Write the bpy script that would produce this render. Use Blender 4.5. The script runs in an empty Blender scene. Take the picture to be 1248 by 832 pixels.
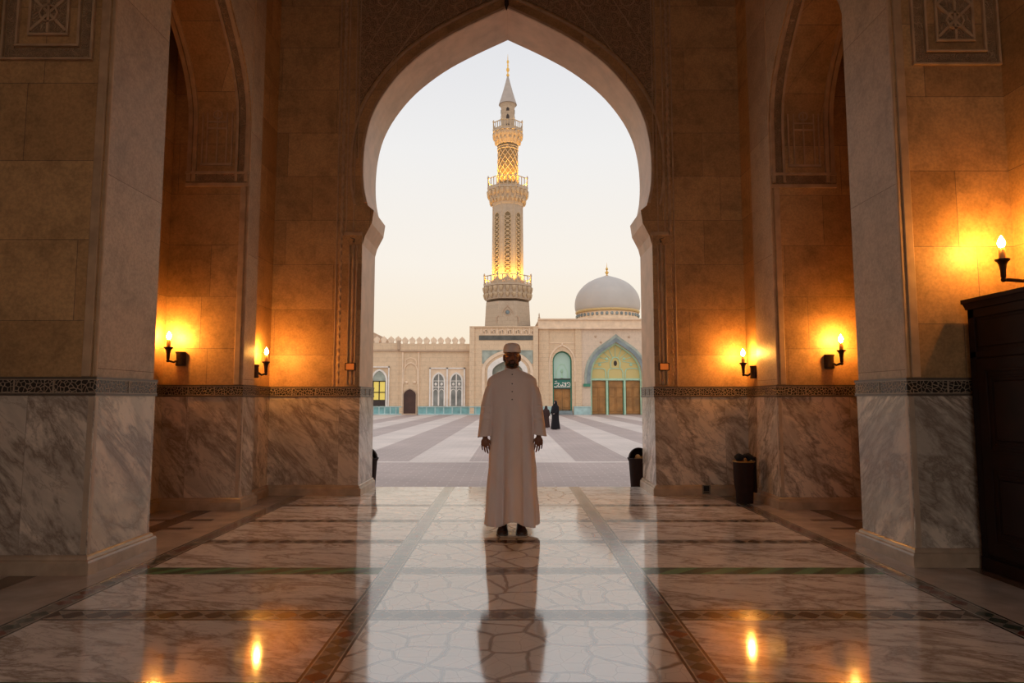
import bpy, math, random
from math import sin, cos, pi, sqrt
from mathutils import Vector, Matrix
random.seed(7)
SC = bpy.context.scene
COL = SC.collection

# ---------------------------------------------------------------- camera numbers
F = 800.0; TH = math.atan(70.0/F); CH = 1.27
def at(px, py, Y):
    """world x, z of a point of the photograph lying at distance Y"""
    u = (px-624)/F; v = (416-py)/F
    d = (u, cos(TH)-v*sin(TH), sin(TH)+v*cos(TH)); s = Y/d[1]
    return d[0]*s, CH+d[2]*s

# ---------------------------------------------------------------- node helpers
class NT:
    def __init__(s, name):
        m = bpy.data.materials.new(name); m.use_nodes = True
        s.m = m; s.t = m.node_tree; s.t.nodes.clear()
        s.out = s.t.nodes.new('ShaderNodeOutputMaterial')
        s.b = s.t.nodes.new('ShaderNodeBsdfPrincipled')
        s.t.links.new(s.b.outputs[0], s.out.inputs[0])
    def n(s, typ, ins=None, **props):
        nd = s.t.nodes.new(typ)
        for k, v in props.items(): setattr(nd, k, v)
        for k, v in (ins or {}).items(): s.set(nd.inputs[k], v)
        return nd
    def set(s, sock, v):
        if hasattr(v, 'is_output') or isinstance(v, bpy.types.NodeSocket): s.t.links.new(v, sock)
        elif isinstance(v, bpy.types.Node): s.t.links.new(v.outputs[0], sock)
        else:
            if isinstance(v, tuple) and len(v) == 3 and sock.type == 'RGBA': v = v+(1,)
            sock.default_value = v
    def obj(s): return s.n('ShaderNodeTexCoord').outputs['Object']
    def wallvec(s):
        sp = s.n('ShaderNodeSeparateXYZ', {0: s.obj()})
        a = s.math('ADD', sp.outputs[0], sp.outputs[1])
        return s.n('ShaderNodeCombineXYZ', {0: a, 1: sp.outputs[2], 2: 0.0}).outputs[0]
    def math(s, op, a, b=0.0, c=0.0, clamp=False):
        nd = s.n('ShaderNodeMath', {0: a, 1: b, 2: c}, operation=op, use_clamp=clamp)
        return nd.outputs[0]
    def noise(s, vec, scale, detail=3, rough=.55, dist=0.0):
        return s.n('ShaderNodeTexNoise', {'Vector': vec, 'Scale': scale, 'Detail': detail, 'Roughness': rough, 'Distortion': dist}).outputs[0]
    def ramp(s, fac, stops, interp='LINEAR'):
        r = s.n('ShaderNodeValToRGB', {0: fac}); e = r.color_ramp; e.interpolation = interp
        while len(e.elements) < len(stops): e.elements.new(0.5)
        for i, (p, c) in enumerate(stops):
            e.elements[i].position = p
            e.elements[i].color = (c, c, c, 1) if isinstance(c, (int, float)) else tuple(c)+(1,)
        return r.outputs[0]
    def mix(s, fac, a, b, mode='MIX'):
        nd = s.n('ShaderNodeMix', data_type='RGBA', blend_type=mode)
        s.set(nd.inputs[0], fac); s.set(nd.inputs[6], a); s.set(nd.inputs[7], b)
        return nd.outputs[2]
    def map(s, vec, scale=(1, 1, 1), loc=(0, 0, 0), rot=(0, 0, 0)):
        return s.n('ShaderNodeMapping', {'Vector': vec, 'Scale': scale, 'Location': loc, 'Rotation': rot}).outputs[0]
    def bump(s, h, strength=.3, dist=.01):
        b = s.n('ShaderNodeBump', {'Height': h, 'Strength': strength, 'Distance': dist})
        s.t.links.new(b.outputs[0], s.b.inputs['Normal'])
    def fin(s, col=None, rough=.6, spec=.5, metal=0.0, ior=None):
        if col is not None: s.set(s.b.inputs['Base Color'], col)
        s.set(s.b.inputs['Roughness'], rough); s.set(s.b.inputs['Specular IOR Level'], spec)
        s.set(s.b.inputs['Metallic'], metal)
        if ior: s.set(s.b.inputs['IOR'], ior)
        return s.m

M = {}
def plain(name, col, rough=.6, metal=0.0, spec=.5, var=.12, scale=8.0, bump=0.0):
    t = NT(name); v = t.noise(t.obj(), scale, 4)
    c = t.mix(t.ramp(v, [(.3, 0), (.7, 1)]), tuple(x*(1-var) for x in col), tuple(min(1, x*(1+var)) for x in col))
    if bump: t.bump(v, bump, .01)
    M[name] = t.fin(c, rough, .2 if 'cabinet' in name or 'bin_' in name else spec, metal); return M[name]
def glow(name, col, strength, base=(.8, .6, .3)):
    t = NT(name); t.fin(base, .5)
    t.set(t.b.inputs['Emission Color'], col); t.set(t.b.inputs['Emission Strength'], strength)
    M[name] = t.m; return t.m

# cut stone cladding of the hall: large blocks, mottled
def stone_wall(name, ca, cb, bw=1.15, rh=.62, mortar=.003, mcol=(.24, .145, .085), mott=.42, rough=.5, bumpk=.35):
    t = NT(name); wv = t.wallvec()
    br = t.n('ShaderNodeTexBrick', {'Vector': wv, 'Scale': 1.0, 'Color1': ca, 'Color2': cb, 'Mortar': mcol, 'Mortar Size': mortar,
             'Mortar Smooth': .1, 'Bias': 0.0, 'Brick Width': bw, 'Row Height': rh}, offset=.42, squash=.7, squash_frequency=3)
    n1 = t.noise(t.map(wv, (1, 1, 1)), 2.2, 5, .6, .6); n2 = t.noise(t.obj(), 9, 6, .7)
    n3 = t.noise(t.obj(), 45, 3, .6)
    f = t.math('ADD', t.math('MULTIPLY', n1, .55), t.math('MULTIPLY', n2, .45))
    dark = t.ramp(f, [(.32, 1-mott), (.52, 1.0), (.7, 1.0+mott*.35)])
    c = t.mix(1.0, br.outputs[0], dark, 'MULTIPLY')
    fleck = t.ramp(n3, [(.38, .84), (.6, 1.04)])
    c = t.mix(1.0, c, fleck, 'MULTIPLY')
    h = t.math('SUBTRACT', t.math('MULTIPLY', n2, .5), br.outputs[1])
    t.bump(h, bumpk, .006)
    M[name] = t.fin(c, rough, .4); return M[name]

def carved(name, col, scale=9.0):
    """arabesque relief, one wandering scroll on a sunk ground"""
    t = NT(name); wv = t.wallvec()
    w = t.n('ShaderNodeTexNoise', {'Vector': wv, 'Scale': scale*.35, 'Detail': 1.0}).outputs[1]
    v = t.n('ShaderNodeVectorMath', {0: wv, 1: t.n('ShaderNodeVectorMath', {0: w, 'Scale': .12}, operation='SCALE').outputs[0]}, operation='ADD').outputs[0]
    e = t.n('ShaderNodeTexVoronoi', {'Vector': v, 'Scale': scale}, feature='DISTANCE_TO_EDGE', voronoi_dimensions='2D').outputs[0]
    f1 = t.n('ShaderNodeTexVoronoi', {'Vector': v, 'Scale': scale}, voronoi_dimensions='2D').outputs[0]
    ring = t.math('PINGPONG', t.math('MULTIPLY', f1, 1.6), .22)
    h = t.math('MAXIMUM', t.ramp(e, [(.03, 1), (.09, 0)]), t.ramp(ring, [(.1, 0), (.16, .8)]))
    n2 = t.noise(t.obj(), 12, 4)
    c = t.mix(h, tuple(x*.62 for x in col), col)
    c = t.mix(1.0, c, t.ramp(n2, [(.3, .75), (.7, 1.15)]), 'MULTIPLY')
    t.bump(h, .9, .02)
    M[name] = t.fin(c, .6, .3); return M[name]

def marble(name, base, vein, scale=1.0, dark=.0, rough=.22, angle=.6, bands=True, ior=1.5, darkcol=(.20, .165, .14), slab=None, wall=True):
    t = NT(name); v0 = t.obj() if not wall else t.wallvec()
    v = t.map(t.map(v0, rot=(0, 0, angle)), (scale*.75, scale*1.9, scale))
    if slab:   # joints between slabs shift the vein pattern
        br = t.n('ShaderNodeTexBrick', {'Vector': v0, 'Scale': 1.0, 'Color1': (0, 0, 0), 'Color2': (1, 1, 1), 'Mortar': (.5, .5, .5), 'Mortar Size': .002,
                 'Brick Width': slab[0], 'Row Height': slab[1]}, offset=slab[2])
        v = t.n('ShaderNodeVectorMath', {0: v, 1: t.n('ShaderNodeVectorMath', {0: br.outputs[0], 'Scale': 7.0}, operation='SCALE').outputs[0]}, operation='ADD').outputs[0]
    a = t.noise(v, 1.5, 9, .66, .45); b = t.noise(v, 3.6, 9, .68, .7); cl = t.noise(v, .9, 7, .62, .3)
    va = t.ramp(t.math('ABSOLUTE', t.math('SUBTRACT', a, .5)), [(0, 1), (.014, .6), (.055, 0)])
    vb = t.ramp(t.math('ABSOLUTE', t.math('SUBTRACT', b, .5)), [(0, .6), (.012, .25), (.035, 0)])
    c = t.mix(t.ramp(cl, [(.35, 0), (.65, 1)]), base, tuple(x*(.72 if bands else .88) for x in base))
    if bands: c = t.mix(t.math('MULTIPLY', t.ramp(cl, [(.46, 0), (.50, .8), (.53, .6), (.58, 0)]), .50), c, darkcol)
    c = t.mix(vb, c, vein); c = t.mix(va, c, vein)
    if dark: c = t.mix(dark, c, darkcol)
    if slab: c = t.mix(t.math('MULTIPLY', br.outputs[1], .6), c, (.2, .16, .13))
    r = t.math('ADD', t.math('MULTIPLY', b, .1), rough-.05)
    M[name] = t.fin(c, r, .5, ior=ior); return M[name]

def crackle(name, base, vein, rough, ior):
    t = NT(name); v = t.obj()
    w = t.n('ShaderNodeTexNoise', {'Vector': v, 'Scale': 3.0, 'Detail': 2.0}).outputs[1]
    v2 = t.n('ShaderNodeVectorMath', {0: v, 1: t.n('ShaderNodeVectorMath', {0: w, 'Scale': .16}, operation='SCALE').outputs[0]}, operation='ADD').outputs[0]
    e = t.n('ShaderNodeTexVoronoi', {'Vector': v2, 'Scale': 4.2}, feature='DISTANCE_TO_EDGE', voronoi_dimensions='2D').outputs[0]
    e2 = t.n('ShaderNodeTexVoronoi', {'Vector': t.map(v2, loc=(3, 5, 0)), 'Scale': 9.0}, feature='DISTANCE_TO_EDGE', voronoi_dimensions='2D').outputs[0]
    n = t.noise(v, 2.0, 5, .6, .5)
    c = t.mix(t.ramp(n, [(.3, 0), (.7, 1)]), base, tuple(x*.8 for x in base))
    c = t.mix(t.ramp(e2, [(0, .4), (.03, 0)]), c, vein)
    c = t.mix(t.ramp(e, [(0, 1.0), (.03, .7), (.075, 0)]), c, vein)
    M[name] = t.fin(c, rough, .5, ior=ior); return M[name]

def mosaic(name, along, cols, edge, period=.085, half=.075, rough=.25, ior=1.6, sharp=False):
    """inlay strip: dark rails and a running row of triangles; along = 0 (x) or 1 (y); coordinates are world metres"""
    t = NT(name); sp = t.n('ShaderNodeSeparateXYZ', {0: t.obj()})
    s = sp.outputs[along]; q = sp.outputs[1-along]
    qc = t.math('ABSOLUTE', t.math('SUBTRACT', t.math('FRACT', t.math('ADD', t.math('MULTIPLY', q, 1.0), 0.5)), .5)) if along == 0 else None
    if along == 1:   # long strips at x = +-.9 and +-2.8: distance from the strip's own centre line
        ax = t.math('ABSOLUTE', q)
        qc = t.math('MINIMUM', t.math('ABSOLUTE', t.math('SUBTRACT', ax, .9)), t.math('ABSOLUTE', t.math('SUBTRACT', ax, 2.8)))
    tri = t.math('MULTIPLY', t.math('PINGPONG', s, period), 1.0/period)
    inside = t.math('LESS_THAN', t.math('MULTIPLY', qc, 1.0/(half*.8)), tri)
    cell = t.math('FLOOR', t.math('MULTIPLY', s, .5/period))
    rnd = t.n('ShaderNodeTexWhiteNoise', {'W': cell}, noise_dimensions='1D').outputs[0]
    c1 = t.ramp(rnd, [(0, cols[0]), (.34, cols[1]), (.67, cols[2])], 'CONSTANT')
    c = t.mix(inside, cols[3], c1)
    rail = t.math('GREATER_THAN', qc, half*.72)
    c = t.mix(rail, c, edge)
    line = t.math('MULTIPLY', t.math('GREATER_THAN', qc, half*.66), t.math('LESS_THAN', qc, half*.76))
    c = t.mix(line, c, (.5, .43, .34))
    c = t.mix(1.0, c, t.ramp(t.noise(t.obj(), 30, 3), [(.3, .7), (.7, 1.15)]), 'MULTIPLY')
    M[name] = t.fin(c, rough, .5, ior=ior); return M[name]

stone_wall('hall_stone', (.60, .36, .165), (.42, .235, .10))
stone_wall('skylit_stone', (.55, .395, .26), (.46, .315, .205), bw=2.6, rh=1.5, mott=.3)  # the hall stone again, with grey sky light mixed into its colour
carved('carved_stone', (.50, .32, .19))
carved('carved_fine', (.52, .34, .2), 22.0)
plain('mould_stone', (.50, .33, .2), .55, scale=6, var=.2, bump=.2)
plain('reveal_stone', (.60, .37, .215), .5, scale=3.5, var=.15, bump=.15)
marble('wall_marble', (.84, .69, .555), (.27, .20, .155), .62, rough=.22, angle=.75, slab=(1.3, 3.0, 0.0))
plain('base_marble', (.46, .33, .23), .25, scale=5, var=.22)
plain('edge_marble', (.50, .37, .27), .3, scale=6, var=.15)
FI = 4.2; FS = 1.85
marble('floor_marble', (.88, .78, .69), (.36, .27, .21), 1.1, rough=.075, angle=.25, bands=False, ior=FS, slab=(3.7, 1.0, 0.0), wall=False)
crackle('floor_crackle', (.92, .85, .75), (.24, .16, .11), .08, FI)
plain('floor_plain', (.46, .36, .29), .2, scale=4, var=.2)
plain('floor_brown', (.15, .085, .055), .22, scale=6, var=.25)
mosaic('inlay_long', 1, ((.20, .05, .035), (.06, .08, .06), (.28, .23, .18), (.26, .22, .18)), (.055, .05, .045), ior=2.2, half=.08, period=.055, rough=.10)
for nm_, io_, ro_ in (('inlay_cross', 1.45, .14), ('inlay_cross_polished', 3.1, .09)): mosaic(nm_, 0, ((.10, .055, .035), (.07, .05, .035), (.14, .08, .05), (.34, .27, .21)), (.10, .07, .05), ior=io_, half=.095, period=.07, rough=ro_)
def green_band():
    t = NT('inlay_green'); w = t.n('ShaderNodeTexWave', {'Vector': t.map(t.obj(), (1, 1, 1), rot=(0, 0, .9)), 'Scale': 1.6, 'Distortion': 2.0, 'Detail': 2.0}).outputs[0]
    c = t.mix(t.ramp(w, [(.35, 0), (.6, 1)]), (.12, .24, .11), (.04, .09, .04)); M['inlay_green'] = t.fin(c, .14, .5, ior=1.45)
green_band()
def frieze_mat():
    t = NT('frieze_carving'); wv = t.wallvec()
    w = t.n('ShaderNodeTexNoise', {'Vector': wv, 'Scale': 9.0, 'Detail': 1.0}).outputs[1]
    v = t.n('ShaderNodeVectorMath', {0: wv, 1: t.n('ShaderNodeVectorMath', {0: w, 'Scale': .05}, operation='SCALE').outputs[0]}, operation='ADD').outputs[0]
    e = t.n('ShaderNodeTexVoronoi', {'Vector': v, 'Scale': 32.0}, feature='DISTANCE_TO_EDGE', voronoi_dimensions='2D').outputs[0]
    h = t.ramp(e, [(.06, 1), (.13, 0)])
    M['frieze_carving'] = None
    c = t.mix(h, (.028, .019, .014), (.42, .31, .22)); t.bump(h, .8, .01)
    M['frieze_carving'] = t.fin(c, .4, .5)
frieze_mat()
plain('frieze_edge', (.10, .072, .055), .4, scale=20)
plain('frieze_line', (.33, .25, .18), .4, scale=20)
plain('ceiling_stone', (.30, .2, .13), .7)

# ---------------------------------------------------------------- mesh helpers
class MB:
    def __init__(s): s.v = []; s.f = []; s.mi = []
    def add(s, vs, fs, mi=0):
        o = len(s.v); s.v += [tuple(x) for x in vs]; s.f += [tuple(i+o for i in f) for f in fs]; s.mi += [mi]*len(fs)
    def box(s, x0, x1, y0, y1, z0, z1, mi=0):
        s.add([(x, y, z) for x in (x0, x1) for y in (y0, y1) for z in (z0, z1)],
              [(0, 1, 3, 2), (4, 6, 7, 5), (0, 4, 5, 1), (2, 3, 7, 6), (0, 2, 6, 4), (1, 5, 7, 3)], mi)
    def cbox(s, x0, x1, y0, y1, z0, z1, c=.004, mi=0):
        """box with chamfered edges"""
        vs = []; idx = {}
        X = (x0, x1); Y = (y0, y1); Z = (z0, z1)
        for i in (0, 1):
            for j in (0, 1):
                for k in (0, 1):
                    sx = c if i == 0 else -c; sy = c if j == 0 else -c; sz = c if k == 0 else -c
                    idx[i, j, k] = len(vs)
                    vs += [(X[i], Y[j]+sy, Z[k]+sz), (X[i]+sx, Y[j], Z[k]+sz), (X[i]+sx, Y[j]+sy, Z[k])]
        f = []
        for i in (0, 1): f.append([idx[i, j, k] for j, k in ((0, 0), (1, 0), (1, 1), (0, 1))][::(-1 if i == 0 else 1)])
        for j in (0, 1): f.append([idx[i, j, k]+1 for i, k in ((0, 0), (0, 1), (1, 1), (1, 0))][::(-1 if j == 0 else 1)])
        for k in (0, 1): f.append([idx[i, j, k]+2 for i, j in ((0, 0), (1, 0), (1, 1), (0, 1))][::(-1 if k == 0 else 1)])
        for j in (0, 1):
            for k in (0, 1): f.append((idx[0, j, k]+1, idx[1, j, k]+1, idx[1, j, k]+2, idx[0, j, k]+2))
        for i in (0, 1):
            for k in (0, 1): f.append((idx[i, 0, k], idx[i, 1, k], idx[i, 1, k]+2, idx[i, 0, k]+2))
        for i in (0, 1):
            for j in (0, 1): f.append((idx[i, j, 0], idx[i, j, 1], idx[i, j, 1]+1, idx[i, j, 0]+1))
        for i in (0, 1):
            for j in (0, 1):
                for k in (0, 1): b = idx[i, j, k]; f.append((b, b+1, b+2))
        s.add(vs, f, mi)
    def rings(s, rs, closed=True, cap=True, mi=0, loop=False):
        n = len(rs[0]); vs = [p for r in rs for p in r]; f = []
        R = len(rs)
        for i in range(R if loop else R-1):
            a = i*n; b = ((i+1) % R)*n
            for j in range(n if closed else n-1):
                k = (j+1) % n; f.append((a+j, a+k, b+k, b+j))
        if cap and not loop:
            f.append(tuple(range(n))[::-1]); f.append(tuple((R-1)*n+j for j in range(n)))
        s.add(vs, f, mi)
    def lathe(s, c, prof, n=24, mi=0, cap=True, sx=1, sy=1, rot=0):
        s.rings([[(c[0]+r*sx*cos(2*pi*j/n+rot), c[1]+r*sy*sin(2*pi*j/n+rot), c[2]+z) for j in range(n)] for r, z in prof], mi=mi, cap=cap)
    def tube(s, pts, r, n=8, mi=0, loop=False):
        pts = [Vector(p) for p in pts]; rs = []; up = None; N = len(pts)
        for i, p in enumerate(pts):
            a = pts[i-1] if (i > 0 or loop) else p; b = pts[(i+1) % N] if (i < N-1 or loop) else p
            t = (b-a).normalized()
            if up is None: up = Vector((0, 0, 1)) if abs(t.z) < .9 else Vector((0, 1, 0))
            x = t.cross(up).normalized(); up = x.cross(t).normalized()
            rr = r[i] if isinstance(r, (list, tuple)) else r
            rs.append([p+x*rr*cos(2*pi*j/n)+up*rr*sin(2*pi*j/n) for j in range(n)])
        s.rings(rs, mi=mi, loop=loop)
    def strip(s, pts, w, t, normal, mi=0, loop=False):
        """flat bar of width w and thickness t following pts; the bar lies flat on the plane with the given normal"""
        nrm = Vector(normal).normalized(); pts = [Vector(p) for p in pts]; rs = []; N = len(pts)
        for i, p in enumerate(pts):
            a = pts[i-1] if (i > 0 or loop) else None; b = pts[(i+1) % N] if (i < N-1 or loop) else None
            d1 = (p-a).normalized() if a is not None else None; d2 = (b-p).normalized() if b is not None else None
            d = ((d1 or d2)+(d2 or d1)).normalized()
            side = d.cross(nrm).normalized(); k = 1.0
            if d1 is not None and d2 is not None: k = 1/max(.5, d.dot(d2))
            o = side*w*.5*k
            rs.append([p-o, p-o+nrm*t, p+o+nrm*t, p+o])
        s.rings(rs, mi=mi, loop=loop)
    def sweep(s, path, prof, mi=0, left=True, cap=True):
        """profile (offset from the wall, z) carried along a plan path; offset to the left of travel"""
        P = [Vector((p[0], p[1])) for p in path]; rs = []; sg = 1 if left else -1
        for i, p in enumerate(P):
            d1 = (p-P[i-1]).normalized() if i else None; d2 = (P[i+1]-p).normalized() if i < len(P)-1 else None
            d1 = d1 or d2; d2 = d2 or d1
            n1 = Vector((-d1.y, d1.x))*sg; n2 = Vector((-d2.y, d2.x))*sg
            m = (n1+n2); m = m/(m.dot(n1) or 1)
            rs.append([(p.x+m.x*o, p.y+m.y*o, z) for o, z in prof])
        s.rings(rs, mi=mi, cap=cap)
    def sphere(s, c, r, n=16, m=10, rot=None, mi=0):
        rx, ry, rz = r if isinstance(r, (tuple, list)) else (r, r, r)
        vs = [(0, 0, -rz)]
        for i in range(1, m):
            a = -pi/2+pi*i/m
            vs += [(rx*cos(a)*cos(2*pi*j/n), ry*cos(a)*sin(2*pi*j/n), rz*sin(a)) for j in range(n)]
        vs.append((0, 0, rz))
        if rot is not None: vs = [rot @ Vector(v) for v in vs]
        vs = [(v[0]+c[0], v[1]+c[1], v[2]+c[2]) for v in vs]
        f = [(0, 1+(j+1) % n, 1+j) for j in range(n)]
        for i in range(m-2):
            a = 1+i*n; b = a+n
            f += [(a+j, a+(j+1) % n, b+(j+1) % n, b+j) for j in range(n)]
        a = 1+(m-2)*n; L = len(vs)-1
        f += [(a+j, a+(j+1) % n, L) for j in range(n)]
        s.add(vs, f, mi)
    def cap_(s, p0, p1, r0, r1, n=14, mi=0):
        """tapered capsule"""
        p0 = Vector(p0); p1 = Vector(p1); d = (p1-p0); L = d.length; t = d/L
        up = Vector((0, 0, 1)) if abs(t.z) < .9 else Vector((0, 1, 0))
        x = t.cross(up).normalized(); y = x.cross(t); rs = []
        def ring(c, r): return [c+x*r*cos(2*pi*j/n)+y*r*sin(2*pi*j/n) for j in range(n)]
        for k in range(5): a = -pi/2*(1-(k+.35)/5.0); rs.append(ring(p0+t*r0*sin(a), r0*cos(a)))
        for k in range(5): a = pi/2*((k+.0)/5.0); rs.append(ring(p1+t*r1*sin(a), r1*cos(a)))
        s.rings(rs, mi=mi)
    def build(s, name, mats, parent=None, smooth=False, loc=None):
        me = bpy.data.meshes.new(name); me.from_pydata([tuple(v) for v in s.v], [], s.f); me.validate()
        mats = mats if isinstance(mats, (list, tuple)) else [mats]
        for m in mats: me.materials.append(M[m] if isinstance(m, str) else m)
        if len(me.polygons) == len(s.mi): me.polygons.foreach_set('material_index', s.mi)
        import bmesh
        bm = bmesh.new(); bm.from_mesh(me); bmesh.ops.recalc_face_normals(bm, faces=bm.faces); bm.to_mesh(me); bm.free()
        if smooth:
            me.polygons.foreach_set('use_smooth', [True]*len(me.polygons))
            if smooth != 'all': me.set_sharp_from_angle(angle=math.radians(38))
        o = bpy.data.objects.new(name, me); COL.objects.link(o)
        if parent is not None: o.parent = parent
        if loc: o.location = loc
        return o
def structure(o): o['kind'] = 'structure'; return o
def tag(o, label, cat, group=None, kind=None):
    o['label'] = label; o['category'] = cat
    if group: o['group'] = group
    if kind: o['kind'] = kind
    return o
def empty(name, loc, label, cat, group=None, rz=0):
    o = bpy.data.objects.new(name, None); COL.objects.link(o); o.location = loc; o.rotation_euler = (0, 0, rz)
    o.empty_display_size = .1
    return tag(o, label, cat, group)
def copy_tree(o, parent=None):
    c = o.copy(); COL.objects.link(c); c.parent = parent
    for ch in list(o.children): copy_tree(ch, c)
    return c

def arch_wall(mb, x0, x1, z0, z1, y0, y1, cx, prof, mi=0, mi_rev=0, tf=lambda x, y, z: (x, y, z)):
    """solid wall with one opening; prof = [(half width, z)] from the sill to the apex (half width 0)"""
    def quad(a, b, c, d, m=mi): mb.add([tf(*a), tf(*b), tf(*c), tf(*d)], [(0, 1, 2, 3)], m)
    for y in (y0, y1):
        for (h0, a), (h1, b) in zip(prof, prof[1:]):
            if abs(a-b) > 1e-6:
                quad((x0, y, a), (cx-h0, y, a), (cx-h1, y, b), (x0, y, b))
                quad((cx+h0, y, a), (x1, y, a), (x1, y, b), (cx+h1, y, b))
        quad((x0, y, prof[-1][1]), (x1, y, prof[-1][1]), (x1, y, z1), (x0, y, z1))
        if prof[0][1] > z0+1e-6: quad((x0, y, z0), (x1, y, z0), (x1, y, prof[0][1]), (x0, y, prof[0][1]))
    for s in (-1, 1):
        for (h0, a), (h1, b) in zip(prof, prof[1:]):
            quad((cx+s*h0, y0, a), (cx+s*h0, y1, a), (cx+s*h1, y1, b), (cx+s*h1, y0, b), mi_rev)
        x = x0 if s < 0 else x1
        quad((x, y0, z0), (x, y1, z0), (x, y1, z1), (x, y0, z1))
    quad((x0, y0, z1), (x1, y0, z1), (x1, y1, z1), (x0, y1, z1))
    if prof[0][1] > z0+1e-6:
        h, a = prof[0]; quad((cx-h, y0, a), (cx+h, y0, a), (cx+h, y1, a), (cx-h, y1, a), mi_rev)

def smooth_prof(pts, k=6):
    """Catmull-Rom through (h, z) points"""
    out = []
    for i in range(len(pts)-1):
        p0 = pts[max(i-1, 0)]; p1 = pts[i]; p2 = pts[i+1]; p3 = pts[min(i+2, len(pts)-1)]
        for j in range(k):
            t = j/k
            out.append(tuple(.5*((2*p1[q])+(-p0[q]+p2[q])*t+(2*p0[q]-5*p1[q]+4*p2[q]-p3[q])*t*t+(-p0[q]+3*p1[q]-3*p2[q]+p3[q])*t**3) for q in (0, 1)))
    out.append(pts[-1]); return out
def pointed(hw, z0, z1, n=8, k=.0):
    """pointed-arch half profile from spring (hw,z0) to apex (0,z1)"""
    h = z1-z0; r = (hw*hw+h*h)/(2*hw) if h > hw else None; out = []
    for i in range(n+1):
        if r:
            a = math.asin(min(1, h/r))*i/n; out.append((hw-r+r*cos(a), z0+r*sin(a)))
        else:
            a = pi/2*i/n; e = .86
            out.append((hw*(cos(a)**1.25), z0+h*(sin(a)**1.0*.78+.22*(i/n))))
    out[-1] = (0.0, z1); return out
def outline(cx, prof, y):
    return [(cx-h, y, z) for h, z in prof]+[(cx+h, y, z) for h, z in prof[::-1] if h > 1e-6]
def offset_prof(prof, d):
    out = []
    for i, (h, z) in enumerate(prof):
        a = prof[max(i-1, 0)]; b = prof[min(i+1, len(prof)-1)]
        tx, tz = b[0]-a[0], b[1]-a[1]; L = sqrt(tx*tx+tz*tz) or 1
        out.append((max(0.0, h+tz/L*d), z-tx/L*d))
    h, z = prof[-1]; out[-1] = (0.0, z+d*1.35); return out

# ================================================================ THE HALL
HZ = 9.4          # ceiling height
mb = MB()
xs = [-4.15, -3.62, -3.42, -2.88, -2.72, -.975, -.825, .825, .975, 2.72, 2.88, 3.42, 3.62, 4.15]
ys = [-3.8]
for k in range(-3, 9):
    c = k
    w = .095 if k in (4, 5) else .08
    ys += [c-w, c+w]
ys.append(9.68)
greens = (3, 5)
for i in range(len(xs)-1):
    for j in range(len(ys)-1):
        cxm = abs((xs[i]+xs[i+1])/2); band = (j % 2 == 1)
        k = -3+(j-1)//2
        if 2.72 < cxm < 2.88 or .82 < cxm < .98: m = 2
        elif cxm < .82: m = 7 if band else 1
        elif cxm < 2.72: m = (4 if (band and k in greens) else 3) if band else 0
        elif 3.42 < cxm < 3.62: m = 6
        else: m = 5
        mb.add([(xs[i], ys[j], 0), (xs[i+1], ys[j], 0), (xs[i+1], ys[j+1], 0), (xs[i], ys[j+1], 0)], [(0, 1, 2, 3)], m)
x0, x1, y0, y1 = xs[0], xs[-1], ys[0], ys[-1]
# inset dark stripes on the alcove floors
mb.add([(x0, y0, 0), (x1, y0, 0), (x1, y1, 0), (x0, y1, 0), (x0, y0, -.32), (x1, y0, -.32), (x1, y1, -.32), (x0, y1, -.32)],
       [(0, 1, 5, 4), (1, 2, 6, 5), (2, 3, 7, 6), (3, 0, 4, 7), (4, 5, 6, 7)], 5)
for s in (-1, 1):
    for q in (6.55, 7.0):
        mb.box(min(s*3.15, s*4.05), max(s*3.15, s*4.05), q, q+.09, .0, .0015, 6)
structure(mb.build('floor', ['floor_marble', 'floor_crackle', 'inlay_long', 'inlay_cross', 'inlay_green', 'floor_plain', 'floor_brown', 'inlay_cross_polished']))

# portal wall with the horseshoe arch
PC = -.065; HW = 1.985
pprof = [(HW, 0), (HW, 3.38), (HW-.03, 3.5), (HW-.12, 3.68), (HW-.145, 3.86), (HW-.06, 3.93), (HW-.05, 3.97)]
parch = smooth_prof([(HW-.05, 3.97), (HW-.005, 4.2), (HW+.01, 4.5), (HW-.015, 4.85), (HW-.10, 5.2), (HW-.28, 5.55), (HW-.58, 5.92), (HW-1.0, 6.26), (HW-1.45, 6.52), (0.0, 6.78)], 4)
pfull = pprof[:-1]+parch
PF, PB = 8.86, 9.68
def portal(name, y0, y1):
    mb = MB(); arch_wall(mb, -4.7, 4.7, 0, HZ, y0, y1, PC, pfull, 0, 1)
    return structure(mb.build(name, ['hall_stone', 'reveal_stone'], smooth=True))
portal('wall_front', PF, PB)
mb = MB(); arch_wall(mb, -4.7, 4.7, 0, HZ, -3.8, -3.2, PC, [(2.4, 0), (2.4, 4.4)]+pointed(2.4, 4.4, 7.2, 8)[1:], 0, 1)  # unseen rear arch, opened and sized to let in fill light
structure(mb.build('wall_back', ['hall_stone', 'reveal_stone'], smooth=True))
mb = MB(); mb.box(-4.7, 4.7, -3.8, PB, HZ, HZ+.4)
for y in (-1.0, 2.0, 4.6): mb.box(-4.0, 4.0, y, y+.35, HZ-.35, HZ)
structure(mb.build('ceiling', 'ceiling_stone'))

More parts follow.
